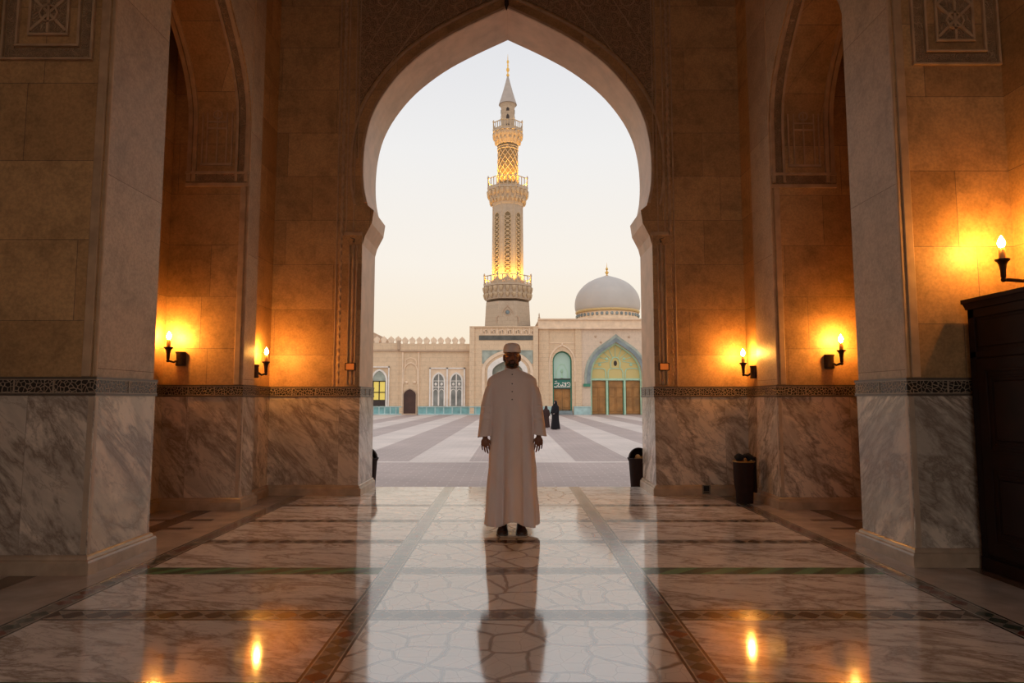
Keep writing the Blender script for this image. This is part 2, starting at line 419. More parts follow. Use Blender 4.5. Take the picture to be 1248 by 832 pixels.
# side walls: outer wall, two piers, recess, and the lofty side arch between the piers
NL, NR = (4.92, 5.72), (5.15, 5.88)          # near pier, front and back Y
FL, FR = (7.70, 8.05), (7.75, 8.38)          # far pier
XL, XR = -3.12, 3.10
XF = {-1: -3.16, 1: 3.13}; XRc = {-1: -3.27, 1: 3.17}
for s, name, near, far in ((-1, 'wall_left', NL, FL), (1, 'wall_right', NR, FR)):
    X = XL if s < 0 else XR
    mb = MB(); a, b = sorted((s*4.09, s*4.7)); mb.box(a, b, -3.2, PF, 0, HZ); a, b = sorted((s*4.0, s*4.09)); mb.box(a, b, -3.2, near[0], 0, HZ)
    structure(mb.build(name, 'hall_stone'))
    for (n0, n1), xx in ((near, X), (far, XF[s])):
        mb = MB(); a, b = sorted((s*4.088, xx))
        mb.box(a, b, n0, n1, 0, HZ, 0)
        if (n0, n1) == far:
            a2, b2 = sorted((s*4.088, XRc[s])); mb.box(a2, b2, n1, PF, 0, HZ, 0)
        # faces looking into the hall get larger slabs; sky light is painted in as a paler tone
        for i in range(0, len(mb.f)):
            vs = [mb.v[q] for q in mb.f[i]]
            if all(abs(v[0]-xx) < 1e-6 for v in vs): mb.mi[i] = 1
        structure(mb.build('pillar_left' if s < 0 else 'pillar_right', ['hall_stone', 'skylit_stone']))
    # arch slab between piers, in the plane x = const
    cy = (near[1]+far[0])/2; hw = (far[0]-near[1])/2-.003
    prof = [(hw, 4.5)]+smooth_prof([(hw, 4.56), (hw*.97, 4.82), (hw*.86, 5.1), (hw*.66, 5.38), (hw*.4, 5.64), (hw*.18, 5.84), (0.0, 6.0)], 4)
    mb = MB()
    xi, xo = XF[s], s*3.92
    arch_wall(mb, near[1], far[0], 4.5, HZ, 0, 1, cy, prof, 1, 0, tf=lambda u, t, z: (xi+(xo-xi)*t, u, z))
    structure(mb.build('wall_left' if s < 0 else 'wall_right', ['hall_stone', 'skylit_stone'], smooth=True))
    # carved soffit dressing on the far side: raised borders that climb the pier and turn with the arch
    ZB = 3.87
    half = [(far[0]-.003, z) for z in (ZB, 4.1, 4.35)]+[(cy+h, z) for h, z in prof[1:]]
    def at_s(x, pts, lift):
        out = []
        for i, (y, z) in enumerate(pts):
            a = pts[max(i-1, 0)]; b = pts[min(i+1, len(pts)-1)]; ty, tz = b[0]-a[0], b[1]-a[1]; L = sqrt(ty*ty+tz*tz)
            out.append((x, y-tz/L*lift, z+ty/L*lift))
        return out
    def rib(mb, xa, xb, lift, pts=half, mi=0):
        A = at_s(xa, pts, 0); B = at_s(xa, pts, lift); C_ = at_s(xb, pts, lift); D = at_s(xb, pts, 0)
        mb.rings([[A[i], B[i], C_[i], D[i]] for i in range(len(pts))], mi=mi)
    mb = MB(); e0, e1 = XF[s], xo
    w = (e1-e0)
    for a_, b_, l_, m_ in ((.02, .07, .028, 0), (.08, .17, .016, 1), (.18, .22, .03, 0), (.84, .90, .03, 0), (.92, .99, .018, 0)):
        rib(mb, e0+w*a_, e0+w*b_, l_, mi=m_)
    a_, b_ = sorted((e0+w*.01, e1))
    mb.box(a_, b_, far[0]-.03, far[0], ZB-.06, ZB-.02); mb.box(a_, b_, far[0]-.018, far[0], ZB-.02, ZB+.09, 1); mb.box(a_, b_, far[0]-.035, far[0], ZB+.09, ZB+.12)
    a_, b_ = sorted((e0+w*.28, e0+w*.78))
    # inner nested panel and cartouche
    for z_ in (ZB+.2, 4.8):
        mb.box(a_, b_, far[0]-.02, far[0], z_, z_+.03)
    for t_ in (.285, .37, .52, .68, .755):
        a2, b2 = sorted((e0+w*t_, e0+w*(t_+.02))); mb.box(a2, b2, far[0]-.0165, far[0], ZB+.231, 4.799)
    seg = [(cy+h, z) for h, z in prof[1:] if 5.05 < z < 5.3]
    for z_ in (4.60, 4.52): mb.box(a_+.07, b_-.07, far[0]-.022, far[0], z_, z_+.02)
    mb.tube([(e0+w*.53+.05*cos(a), far[0]-.012, 4.70+.05*sin(a)) for a in [q*pi/6 for q in range(12)]], .011, 6, loop=True)
    structure(mb.build('trim_1' if s < 0 else 'trim_2', ['mould_stone', 'carved_fine'], smooth=True))

# wainscot, frieze and base carried round every corner
def plan(s):
    near, far = (NL, FL) if s < 0 else (NR, FR); X = XL if s < 0 else XR
    J = PC+s*HW; PX = PC+s*(HW+.27)
    return [(s*4.0, -3.2), (s*4.0, near[0]), (X, near[0]), (X, near[1]), (s*4.088, near[1]), (s*4.088, far[0]), (XF[s], far[0]), (XF[s], far[1]),
            (XRc[s], far[1]), (XRc[s], PF), (PX, PF), (PX, PF-.035), (J, PF-.035), (J, PB)]
for s, side in ((-1, 'left'), (1, 'right')):
    P_ = plan(s); lf = s > 0
    mb = MB(); mb.sweep(P_, [(0, 0), (.014, 0), (.014, 1.30), (0, 1.30)], left=lf)
    structure(mb.build('wall_'+side, 'wall_marble'))
    mb = MB(); mb.sweep(P_, [(0, 0), (.06, 0), (.06, .085), (.052, .10), (.04, .105), (.034, .125), (.022, .135), (0, .135)], left=lf)
    structure(mb.build('baseboard_'+side, 'base_marble'))
    mb = MB()
    ZT = 1.435
    mb.sweep(P_, [(0, 1.295), (.026, 1.295), (.026, 1.312), (.017, 1.312), (.017, ZT-.017), (.026, ZT-.017), (.026, ZT), (0, ZT)], mi=0, left=lf)
    mb.sweep(P_, [(.017, 1.315), (.021, 1.315), (.021, ZT-.02), (.017, ZT-.02)], mi=1, left=lf)
    mb.sweep(P_, [(.017, 1.312), (.025, 1.312), (.025, 1.319), (.017, 1.319)], mi=2, left=lf)
    mb.sweep(P_, [(.017, ZT-.024), (.025, ZT-.024), (.025, ZT-.017), (.017, ZT-.017)], mi=2, left=lf)
    # upright dividers between the carved panels
    for (ax, ay), (bx, by) in zip(P_, P_[1:]):
        L = math.hypot(bx-ax, by-ay)
        if L < .3: continue
        n = max(1, round(L/.34)); nx, ny = -(by-ay)/L*(1 if lf else -1), (bx-ax)/L*(1 if lf else -1)
        dx, dy = (bx-ax)/L, (by-ay)/L
        for k in range(1, n):
            c = k*L/n; px_, py_ = ax+dx*c, ay+dy*c; w_ = .006
            xs_ = sorted((px_-dx*w_+nx*.018, px_+dx*w_+nx*.026)); ys_ = sorted((py_-dy*w_+ny*.018, py_+dy*w_+ny*.026))
            mb.box(xs_[0], xs_[1], ys_[0], ys_[1], 1.315, ZT-.02, 2)
    structure(mb.build('trim_3' if s < 0 else 'trim_4', ['frieze_edge', 'frieze_carving', 'frieze_line']))
    # rounded corner strips of the marble and of the stone above it
    mb = MB(); near = NL if s < 0 else NR; far = FL if s < 0 else FR; X = XL if s < 0 else XR
    for (x_, y_) in ((X, near[0]), (XF[s], far[0])):
        xa, xb = sorted((x_+s*.045, x_-s*.016))
        mb.cbox(xa, xb, y_-.016, y_+.04, .13, 1.296, .012, 0)
        mb.cbox(*(sorted((x_+s*.10, x_+s*.03))), y_-.016, y_+.01, 1.436, HZ, .006, 1)
        mb.cbox(*(sorted((x_+s*.02, x_-s*.006))), y_-.008, y_+.02, 1.436, HZ, .006, 1)
    structure(mb.build('trim_5' if s < 0 else 'trim_6', ['edge_marble', 'mould_stone']))

# portal front: flat pilasters either side, rope mouldings, spandrel carving, arch roll, slim wall shafts with impost
mb = MB()
for s in (-1, 1):
    J = PC+s*HW; PX = PC+s*(HW+.27)
    a, b = sorted((J, PX)); mb.box(a, b, PF-.03, PF, 1.436, 3.5, 0)
structure(mb.build('trim_7', ['hall_stone']))
mb = MB()
out1 = offset_prof(parch, .012); out2 = offset_prof(parch, .12); out3 = offset_prof(parch, .16)
def arch_bar(prof, w, t, mi): mb.strip(outline(PC, prof, PF), w, t, (0, -1, 0), mi)
arch_bar(offset_prof(parch, .02), .035, .02, 0)
arch_bar(offset_prof(parch, .17), .03, .025, 0)
structure(mb.build('trim_8', ['mould_stone'], smooth=True))
# rope mouldings
mb = MB()
for s in (-1, 1):
    xc = -2.34 if s < 0 else 2.17
    n = 8; rs = []; z = 1.44
    k = 0
    while z < HZ-.02:
        ph = k*.55
        rs.append([(xc+(.022+.007*cos(2*(2*pi*j/n)+ph*2))*cos(2*pi*j/n), PF-.008+(.022+.007*cos(2*(2*pi*j/n)+ph*2))*sin(2*pi*j/n), z) for j in range(n)])
        z += .018; k += 1
    mb.rings(rs, mi=0)
    for d in (-.065, .06): mb.cbox(xc+d-.010, xc+d+.010, PF-.012, PF, 1.436, HZ, .005, 0)
    mb.cbox(xc-s*.16-.008, xc-s*.16+.008, PF-.010, PF, 3.9 if 0 else 1.436, HZ, .004, 0)
    xi = xc-s*.19
structure(mb.build('trim_9', ['mould_stone', 'carved_fine'], smooth=True))
# carved spandrels: relief slab filling the field between the rope mouldings and the arch, from 5.5 m up
mb = MB()
oz = offset_prof(parch, .22); XA, XB = -2.15, 1.98
oz2 = [(h, z) for h, z in oz if z > 4.55]
for y in (PF-.022,):
    for s in (-1, 1):
        xe = XA if s < 0 else XB
        for (h0, a), (h1, b) in zip(oz2, oz2[1:]):
            xa_, xb_ = PC+s*h0, PC+s*h1
            if s*(xe-xa_) < 0: xa_ = xe
            if s*(xe-xb_) < 0: xb_ = xe
            mb.add([(xe, y, a), (xa_, y, a), (xb_, y, b), (xe, y, b)], [(0, 1, 2, 3)], 0)
            mb.add([(xa_, y, a), (xa_, PF, a), (xb_, PF, b), (xb_, y, b)], [(0, 1, 2, 3)], 0)
    zt = oz2[-1][1]
    mb.box(XA, XB, PF-.022, PF, zt, HZ, 0)
structure(mb.build('trim_10', ['carved_stone']))
mb = MB()   # frame lines of the spandrel panels with two diagonal ribbons
for s in (-1, 1):
    xe = XA if s < 0 else XB
    for (xa, za, xb, zb) in ((xe-s*.02, 4.6, xe-s*.02, 8.6), (xe-s*.06, 6.1, xe-s*1.35, 8.2), (xe-s*.30, 5.75, xe-s*2.0, 8.2)):
        mb.strip([(xa, PF-.022, za), (xb, PF-.022, zb)], .014, .006, (0, -1, 0))
    for k in range(9):   # star-like knots
        cx_ = xe-s*(.35+.28*(k % 3)); cz_ = 6.9+.34*(k//3)+.1*(k % 2)
        mb.strip([(cx_+.1*cos(a), PF-.022, cz_+.1*sin(a)) for a in [q*pi/4+.39 for q in range(8)]], .014, .01, (0, -1, 0), loop=True)
structure(mb.build('trim_11', ['mould_stone']))
# slim engaged shafts
for s, nm in ((-1, 'trim_12'), (1, 'trim_13')):
    xc = PC+s*(HW+.115); y = PF-.03
    mb = MB()
    for d in (-.05, .05): mb.cbox(xc+d-.009, xc+d+.009, y-.03, y, 1.46, 3.36, .004, 0)
    mb.lathe((xc, y, 0), [(.018, 1.46), (.034, 1.50), (.026, 1.54), (.024, 1.62), (.024, 3.2), (.032, 3.24), (.022, 3.28), (.03, 3.34), (.004, 3.42)], 10)
    mb.tube([(xc, y-.02, 3.40), (xc-s*.02, y-.035, 3.44), (xc+s*.04, y-.04, 3.46)], [.014, .01, .004], 6, mi=1)
    # impost mouldings
    mb.cbox(xc-.13, xc+.11, y-.012, PF, 3.5, 3.55, .006, 0)
    structure(mb.build(nm, ['mould_stone', 'frieze_edge'], smooth=True))
# carved frames high on the near piers
for s in (-1, 1):
    y = (NL if s < 0 else NR)[0]; xa = -3.99 if s < 0 else 3.27; xb = -3.27 if s < 0 else 3.99
    z0 = 3.90 if s < 0 else 3.98; z1 = 6.6
    mb = MB()
    def fr(i, w, t, mi=0):
        A, B, C0, D0 = xa+i, xb-i, z0+i, z1-i
        mb.cbox(A, B, y-t, y, C0, C0+w, .003, mi); mb.cbox(A, B, y-t, y, D0-w, D0, .003, mi)
        mb.cbox(A, A+w, y-t+.0012, y, C0+w+.0005, D0-w-.0005, .003, mi); mb.cbox(B-w, B, y-t+.0012, y, C0+w+.0005, D0-w-.0005, .003, mi)
    fr(0, .02, .03); fr(.03, .07, .014, 1); fr(.11, .018, .03); fr(.20, .02, .026)
    mb.box(xa+.22, xb-.22, y-.008, y, z0+.22, z1-.22, 1)
    cxp = (xa+xb)/2; zc = z0+.24
    while zc < z1-.5:     # interlaced lattice
        hwp = (xb-xa)/2-.22
        mb.strip([(cxp-hwp, y-.008, zc), (cxp+hwp, y-.008, zc+.28)], .022, .016, (0, -1, 0))
        mb.strip([(cxp+hwp, y-.008, zc), (cxp-hwp, y-.008, zc+.28)], .022, .014, (0, -1, 0))
        mb.strip([(cxp+.07*cos(a), y-.008, zc+.14+.07*sin(a)) for a in [q*pi/4 for q in range(8)]], .014, .02, (0, -1, 0), loop=True)
        zc += .28
    mb.strip([(cxp, y-.008, z0+.22), (cxp, y-.008, z1-.22)], .02, .02, (0, -1, 0))
    structure(mb.build('trim_14' if s < 0 else 'trim_15', ['mould_stone', 'carved_fine']))
# ================================================================ FITTINGS
plain('dark_bronze', (.035, .018, .012), .45, .6, scale=30, var=.3)
plain('candle_wax', (.75, .42, .16), .5, scale=30)
glow('flame_light', (1.0, .42, .07), 800.0)
def sconce(loc, rz, side, label, reach=.165):
    """wall candle lamp; wall plane at local y=0, hall towards -y; the candle stands to one side of the back box"""
    r = empty('wall_sconce', loc, label, 'wall lamp', 'candle sconces on the hall walls', rz=rz)
    m = MB(); m.cbox(-.055, .055, -.03, 0, -.085, .08, .008); m.lathe((0, -.03, 0), [(.05, -.085), (.056, -.07), (.05, -.05), (.05, .05), (.06, .07), (.06, .08)], 14, sy=.7)
    m.build('back_box', 'dark_bronze', r, smooth=True)
    cx = side*.075; cy = -reach
    m = MB(); m.tube([(side*.02, -.05, -.02), (side*.05, -.085, -.045), (cx, cy, -.03), (cx, cy, .01)], [.016, .013, .015, .016], 8)
    m.sphere((cx, cy, -.032), .02, 8, 6)
    m.build('arm', 'dark_bronze', r, smooth=True)
    m = MB(); m.lathe((cx, cy, 0), [(.008, -.03), (.018, -.01), (.02, .04), (.026, .08), (.034, .10), (.05, .115), (.05, .125), (.03, .125)], 14)
    m.build('cup', 'dark_bronze', r, smooth=True)
    m = MB(); m.lathe((cx, cy, 0), [(.021, .12), (.022, .13), (.022, .205), (.018, .212), (.006, .214)], 12)
    m.build('candle', 'candle_wax', r, smooth=True)
    m = MB(); m.lathe((cx, cy, 0), [(.006, .214), (.02, .225), (.026, .243), (.023, .265), (.013, .285), (.003, .305)], 8)
    f = m.build('flame', 'flame_light', r, smooth='all'); f['label'] = 'glowing yellow-white flame'
    return r
sconce((-3.88, FL[0], 1.74), 0, -1, 'candle sconce left of the doorway on the inner wall of the left alcove')
sconce((3.74, FR[0], 1.71), 0, 1, 'candle sconce on the inner wall of the right alcove, beside the tall pillar')
sconce((XRc[-1], 8.30, 1.62), pi/2, 1, 'candle sconce peeping past the left pillar next to the great arch', .13)
sconce((XRc[1], 8.55, 1.62), -pi/2, -1, 'candle sconce beside the great arch above the dark indoor bin', .13)
sconce((3.985, 4.90, 2.20), -pi/2, 0, 'candle sconce burning above the dark wooden cabinet', .27)

plain('cabinet_wood', (.015, .005, .0045), .6, scale=5, var=.35)
plain('brass', (.45, .28, .1), .35, .9)
r = empty('wooden_cabinet', (3.985, 5.05, 0), 'tall dark brown wooden cabinet with panelled doors against the right wall', 'cabinet')
D, W_, H_ = .445, 1.75, 1.955      # local: x to the wall side is 0, front at -D, runs to -y
m = MB(); m.cbox(-D, 0, -W_, 0, .10, H_, .006); m.cbox(-D-.012, -D, -.07, -.0, .1, H_); m.cbox(-D-.012, -D, -W_, -W_+.07, .1, H_); m.cbox(-D-.012, -D, -W_, 0, H_-.07, H_)
m.cbox(-D-.012, -D, -W_, 0, 1.58, 1.63)
for i in range(2):
    y1_ = -.09-i*(W_-.16)/2; y0_ = y1_-(W_-.2)/2; m.cbox(-D-.008, -D, y0_, y1_, 1.66, H_-.09, .006)
m.build('body', 'cabinet_wood', r)
m = MB(); m.sweep([(0, .0), (-D-.012, .0), (-D-.012, -W_), (0, -W_)], [(0, H_), (.008, H_), (.012, H_+.02), (.02, H_+.045), (.028, H_+.05), (.028, H_+.08), (0, H_+.08)], left=False)
m.box(-D-.01, 0, -W_, 0, H_, H_+.075); m.build('cornice', 'cabinet_wood', r)
m = MB(); m.cbox(-D-.02, 0, -W_, 0, 0, .10, .005); m.build('plinth', 'cabinet_wood', r)
for i in range(2):
    y1_ = -.08-i*((W_-.16)/2); y0_ = y1_-(W_-.16)/2+.008
    m = MB(); m.cbox(-D-.022, -D-.0005, y0_, y1_, .13, 1.57, .004)
    for z0_, z1_ in ((.22, .78), (.88, 1.49)):
        for k, (w_, t_) in enumerate(((.0, .032), (.045, .026), (.085, .036))):
            a, b, c, d = y0_+.09+w_, y1_-.09-w_, z0_+w_, z1_-w_
            if k < 2:
                for q in ((a, a+.02, c, d), (b-.02, b, c, d), (a, b, c, c+.02), (a, b, d-.02, d)): m.cbox(-D-t_, -D-.02, *q, .004)
            else: m.cbox(-D-t_, -D-.02, a, b, c, d, .012)
    dr = m.build('door', 'cabinet_wood', r)
    yh = (y0_+.04) if i == 0 else (y1_-.04)
    m = MB(); m.cbox(-D-.028, -D-.02, yh-.015, yh+.015, .84, .98, .004); m.tube([(-D-.03, yh, .93), (-D-.06, yh, .93), (-D-.065, yh+.05*(1 if i == 0 else -1), .925)], .007, 8)
    m.sphere((-D-.03, yh, .87), .01, 8, 6); m.build('handle', 'dark_bronze', dr, smooth=True)

# indoor bin with dark bundles
plain('bin_wood', (.022, .008, .006), .6, scale=12, var=.3)
plain('black_cloth', (.012, .011, .014), .9, scale=20, var=.4)
BX, BY = 2.865, 8.22
r = empty('tall_bin', (BX, BY, 0), 'tall dark brown indoor bin with a brass rim beside the right pillar', 'bin')
m = MB(); m.lathe((0, 0, 0), [(.09, .0), (.098, .0), (.10, .02), (.105, .14), (.118, .22), (.124, .34), (.126, .50), (.117, .50), (.112, .22), (.095, .1), (.0, .1)], 28, cap=False)
m.build('body', 'bin_wood', r, smooth=True)
m = MB(); m.tube([(.128*cos(a), .128*sin(a), .503) for a in [q*pi/14 for q in range(28)]], .009, 8, loop=True); m.build('rim', 'brass', r, smooth=True)
m = MB(); m.cbox(.118, .145, -.05, .05, .12, .56, .01); m.build('side_panel', 'bin_wood', r)
def bundle(x, y, z, sc, seed, label):
    rnd = random.Random(seed); m = MB()
    for k in range(8):
        a = k*pi/4; rr = .035 if k % 2 else .028
        m.sphere((rr*cos(a)*sc, rr*sin(a)*sc, rnd.uniform(-.01, .022)), (.032*sc, .03*sc, .03*sc), 10, 8)
    m.sphere((0, 0, .018), (.045*sc, .045*sc, .04*sc), 12, 8)
    o = remesh(m, 'cloth_bundle', 'black_cloth', .007, 2); o.location = (x, y, z); tag(o, label, 'bundle', 'dark bundles in the indoor bin'); return o
def remesh(mb, name, mat, voxel, smooth_it=2, parent=None):
    me = bpy.data.meshes.new('tmp'); me.from_pydata([tuple(v) for v in mb.v], [], mb.f)
    o = bpy.data.objects.new('tmp', me); COL.objects.link(o)
    import bmesh
    bm = bmesh.new(); bm.from_mesh(me); bmesh.ops.recalc_face_normals(bm, faces=bm.faces); bm.to_mesh(me); bm.free()
    r_ = o.modifiers.new('r', 'REMESH'); r_.mode = 'VOXEL'; r_.voxel_size = voxel
    if smooth_it:
        s_ = o.modifiers.new('s', 'SMOOTH'); s_.factor = .5; s_.iterations = smooth_it
    dg = bpy.context.evaluated_depsgraph_get(); dg.update()
    me2 = bpy.data.meshes.new_from_object(o.evaluated_get(dg)); me2.name = name
    bpy.data.objects.remove(o); bpy.data.meshes.remove(me)
    me2.materials.clear()
    for q in (mat if isinstance(mat, (list, tuple)) else [mat]): me2.materials.append(M[q])
    me2.polygons.foreach_set('use_smooth', [True]*len(me2.polygons))
    o = bpy.data.objects.new(name, me2); COL.objects.link(o)
    if parent is not None: o.parent = parent
    return o
bundle(BX-.057, BY-.01, .545, .95, 3, 'crumpled black bundle, the left one in the indoor bin mouth')
bundle(BX+.058, BY-.0, .548, .98, 5, 'crumpled black bundle, the one nearer the pillar in the indoor bin')
m = MB(); m.lathe((BX-.01, BY-.095, .50), [(.004, 0), (.016, .005), (.02, .018), (.012, .03), (.016, .04), (.006, .05), (.0, .055)], 12)
tag(m.build('brass_knob', 'brass', smooth=True), 'small brass knob on the front rim of the indoor bin', 'knob')
# floor socket
plain('socket_grey', (.22, .18, .14), .5); plain('black_plastic', (.01, .01, .012), .3)
r = empty('floor_socket', (2.565, PF-.045, 0), 'small square black wall socket in a pale frame just above the floor', 'socket')
m = MB()
for q in ((-.052, -.04, .02, .14), (.04, .052, .02, .14), (-.052, .052, .02, .034), (-.052, .052, .128, .14), (-.052, .052, .05, .058)): m.cbox(q[0], q[1], -.03, 0, q[2], q[3], .002)
m.build('frame', 'socket_grey', r); m = MB(); m.cbox(-.04, .04, -.018, 0, .034, .128, .004); m.cbox(-.022, .022, -.024, -.016, .07, .112, .004); m.build('cover_plate', 'black_plastic', r)
# amber lamps on the wall shafts
glow('amber_glass', (1.0, .22, .03), .35, (.35, .10, .02))
for s, lab in ((-1, 'small amber box lamp on the slim shaft left of the great arch'), (1, 'small amber box lamp on the slim shaft right of the great arch')):
    xc = PC+s*(HW+.115)
    r = empty('box_lamp', (xc, PF-.055, 1.70), lab, 'lamp', 'amber box lamps beside the arch')
    m = MB()
    for q in ((-.066, .066, -.05, -.042), (-.066, .066, .042, .05), (-.066, -.056, -.05, .05), (.056, .066, -.05, .05)): m.cbox(q[0], q[1], -.05, .0, q[2], q[3], .002)
    m.cbox(-.066, .066, -.008, .012, -.05, .05, .002)
    m.build('frame', 'dark_bronze', r); m = MB(); m.cbox(-.056, .056, -.042, -.008, -.042, .042, .004); m.build('lens', 'amber_glass', r)
# hanging pendant over the arch
r = empty('hanging_pendant', (-.075, 8.5, 6.56), 'dark bronze rod pendant hanging at the point of the great arch', 'pendant')
m = MB(); m.lathe((0, 0, 0), [(.002, -.03), (.012, 0), (.02, .03), (.03, .05), (.03, .34), (.02, .37), (.012, .4)], 12); m.build('rod', 'dark_bronze', r, smooth=True)
m = MB()
z = .39; k = 0
while z < HZ-6.56-.03:
    pts = [((.014*cos(a) if k % 2 else 0), (0 if k % 2 else .014*cos(a)), z+.03+.03*sin(a)) for a in [q*pi/5 for q in range(10)]]
    m.tube(pts, .004, 5, loop=True); z += .048; k += 1
m.lathe((0, 0, 0), [(.05, HZ-6.56), (.05, HZ-6.575), (.012, HZ-6.6)], 12)
m.build('chain', 'dark_bronze', r)

# ================================================================ COURTYARD
GZ = -.32
def paving(name, c1, c2, mort, bw=.4, rh=.2):
    t = NT(name)
    br = t.n('ShaderNodeTexBrick', {'Vector': t.obj(), 'Scale': 1.0, 'Color1': c1, 'Color2': c2, 'Mortar': mort, 'Mortar Size': .012, 'Brick Width': bw, 'Row Height': rh})
    c = t.mix(1.0, br.outputs[0], t.ramp(t.noise(t.obj(), .35, 5, .6), [(.3, .82), (.7, 1.1)]), 'MULTIPLY')
    M[name] = t.fin(c, .55, .4)
paving('paver_mauve', (.42, .315, .285), (.385, .29, .26), (.50, .41, .37)); paving('paver_pale', (.66, .55, .49), (.62, .515, .46), (.55, .45, .40))
mb = MB()
br_ = [-90, -60, -40, -28, -20, -16.6, -13.5, -10.6, -8.9, -7.3, -5.8, -4.25, -2.65, -1.1, .25, 1.63, 3.1, 4.6, 6.1, 7.7, 9.3, 11, 14, 17, 20, 28, 40, 60, 90]
i0 = br_.index(-4.25)
for i in range(len(br_)-1):
    m_ = 0 if (i-i0) % 2 == 0 else 1
    mb.add([(br_[i], 17, GZ), (br_[i+1], 17, GZ), (br_[i+1], 120, GZ), (br_[i], 120, GZ)], [(0, 1, 2, 3)], m_)
mb.add([(-90, 9.6, GZ), (90, 9.6, GZ), (90, 16.7, GZ), (-90, 16.7, GZ)], [(0, 1, 2, 3)], 0)
mb.add([(-90, 16.7, GZ), (90, 16.7, GZ), (90, 17, GZ), (-90, 17, GZ)], [(0, 1, 2, 3)], 1)
mb.add([(-90, -90, GZ), (90, -90, GZ), (90, 9.6, GZ), (-90, 9.6, GZ)], [(0, 1, 2, 3)], 1)
o = structure(mb.build('ground', ['paver_mauve', 'paver_pale']))
mb = MB(); mb.box(-4.6, 4.6, 9.68, 9.70, GZ, -.012); structure(mb.build('trim_16', 'base_marble'))

# far buildings. s(px) -> x and q(py) -> z on the facade plane
FY = 67.0
def X(px, Y=FY): return at(px, 480, Y)[0]
def Z(py, Y=FY): return at(624, py, Y)[1]
def facade_stone(name, ca, cb, mc=(.30, .21, .15)):
    stone_wall(name, ca, cb, 1.2, .42, .012, mc, mott=.15, rough=.7, bumpk=.1)
facade_stone('facade', (.78, .575, .385), (.755, .55, .365), (.60, .43, .29)); facade_stone('facade_pale', (.76, .59, .45), (.73, .565, .43), (.64, .50, .38))
plain('facade_trim', (.80, .61, .44), .7, scale=2); plain('facade_dark', (.50, .35, .24), .7, scale=2)  # second one: darker stone tone for cornice, roofs and mouldings
plain('white_trim', (.80, .74, .68), .6, scale=2); plain('recess_dark', (.05, .035, .03), .8)
plain('dark_door', (.06, .022, .015), .5, scale=1.5, var=.3); plain('brown_door', (.36, .165, .045), .5, scale=1.2, var=.3)
plain('green_frame', (.05, .22, .14), .5, scale=3); plain('pale_green', (.42, .62, .45), .5, scale=2)
plain('teal_tile_a', (.20, .42, .43), .3, scale=1.2, var=.3); plain('teal_tile_b', (.40, .56, .56), .35, scale=1.5, var=.2)
plain('blue_grey', (.22, .26, .27), .5, scale=1.0, var=.3); plain('window_grey', (.22, .225, .21), .25, scale=1.0, var=.35)
plain('sage', (.33, .36, .31), .5, scale=1.3, var=.35); plain('dome_stone', (.50, .455, .42), .65, scale=.6, var=.05)
plain('gold', (.75, .45, .12), .3, .85, scale=3); plain('inscription_green', (.02, .16, .12), .5)
plain('inscription_grey', (.10, .095, .08), .6, scale=2, var=.3); plain('brick_red', (.30, .16, .11), .7)
glow('lit_window', (.95, .72, .12), .42, (.5, .38, .1)); glow('lit_tympanum', (.85, .62, .20), .10, (.52, .41, .17)); glow('lit_green', (.50, .75, .62), .14, (.38, .50, .43))

def merlon(x, z, Y, w=.62, h=.72):
    m = MB(); pr = [(.40, 0), (.34, .16), (.40, .24), (.50, .40), (.50, .55), (.36, .72), (.16, .84), (0, 1.0)]
    pts = [(-a*w, b*h) for a, b in pr]+[(a*w, b*h) for a, b in pr[::-1][1:]]
    m.rings([[(x+a, Y, z+b) for a, b in pts], [(x+a, Y+.3, z+b) for a, b in pts]]); return m
def bar_arch(m, cx, prof, Y, w, t, mi=0):
    m.strip(outline(cx, prof, Y), w, t, (0, -1, 0), mi)
def pane(m, cx, prof, Y, mi=0, th=.06):
    o = outline(cx, prof, Y); m.rings([o, [(a, b+th, c) for a, b, c in o]], mi=mi)
def dado(name, xa, xb, Y, parent, z1=None, n=4):
    m = MB(); z1 = z1 or Z(495); m.box(xa, xb, Y-.10, Y, GZ, z1, 0); m.box(xa, xb, Y-.16, Y, z1-.1, z1, 1); m.box(xa, xb, Y-.16, Y, GZ, GZ+.12, 1)
    for k in range(n+1):
        x = xa+(xb-xa)*k/n; m.box(max(xa, x-.06), min(xb, x+.06), Y-.13, Y, GZ, z1, 1)
    return m.build(name, ['teal_tile_a', 'teal_tile_b'], parent)

# --- left wing
r = empty('crenellated_wing', (X(510), FY, GZ), 'low crenellated wing with a dark arched doorway at the left of the courtyard', 'building')
pi_ = Matrix.Translation(-r.location)
def sub(o): o.matrix_parent_inverse = pi_; return o
def P(m, name, mats, parent=None, **k): return sub(m.build(name, mats, parent or r, **k)) if (parent is None or parent is r) else m.build(name, mats, parent, **k)
xl, xm, xr = X(380), X(487), X(572, FY-.9)-.02
m = MB(); m.box(xl, xm, FY, FY+6, GZ, Z(418)); m.box(xm, xr, FY-.15, FY+6, GZ, Z(419)); wing = P(m, 'wall', 'facade')
m = MB(); m.box(xl, xm, FY-.12, FY, Z(428), Z(426)); m.box(xm, xr, FY-.35, FY-.15, Z(428.5), Z(426.8)); m.box(xm, xr, FY-.20, FY-.15, Z(426.8), Z(419), 1); m.box(xm-.25, xm+.02, FY-.3, FY, Z(426), Z(415)); P(m, 'cornice', ['facade_dark', 'facade'])
px = 396.75
while px < 568:
    if px > 466 or True: P(merlon(X(px), Z(418.8 if px > 486 else 417.8), FY+(-.15 if px > 486 else .0)), 'merlon', 'facade_trim')
    px += 8.75
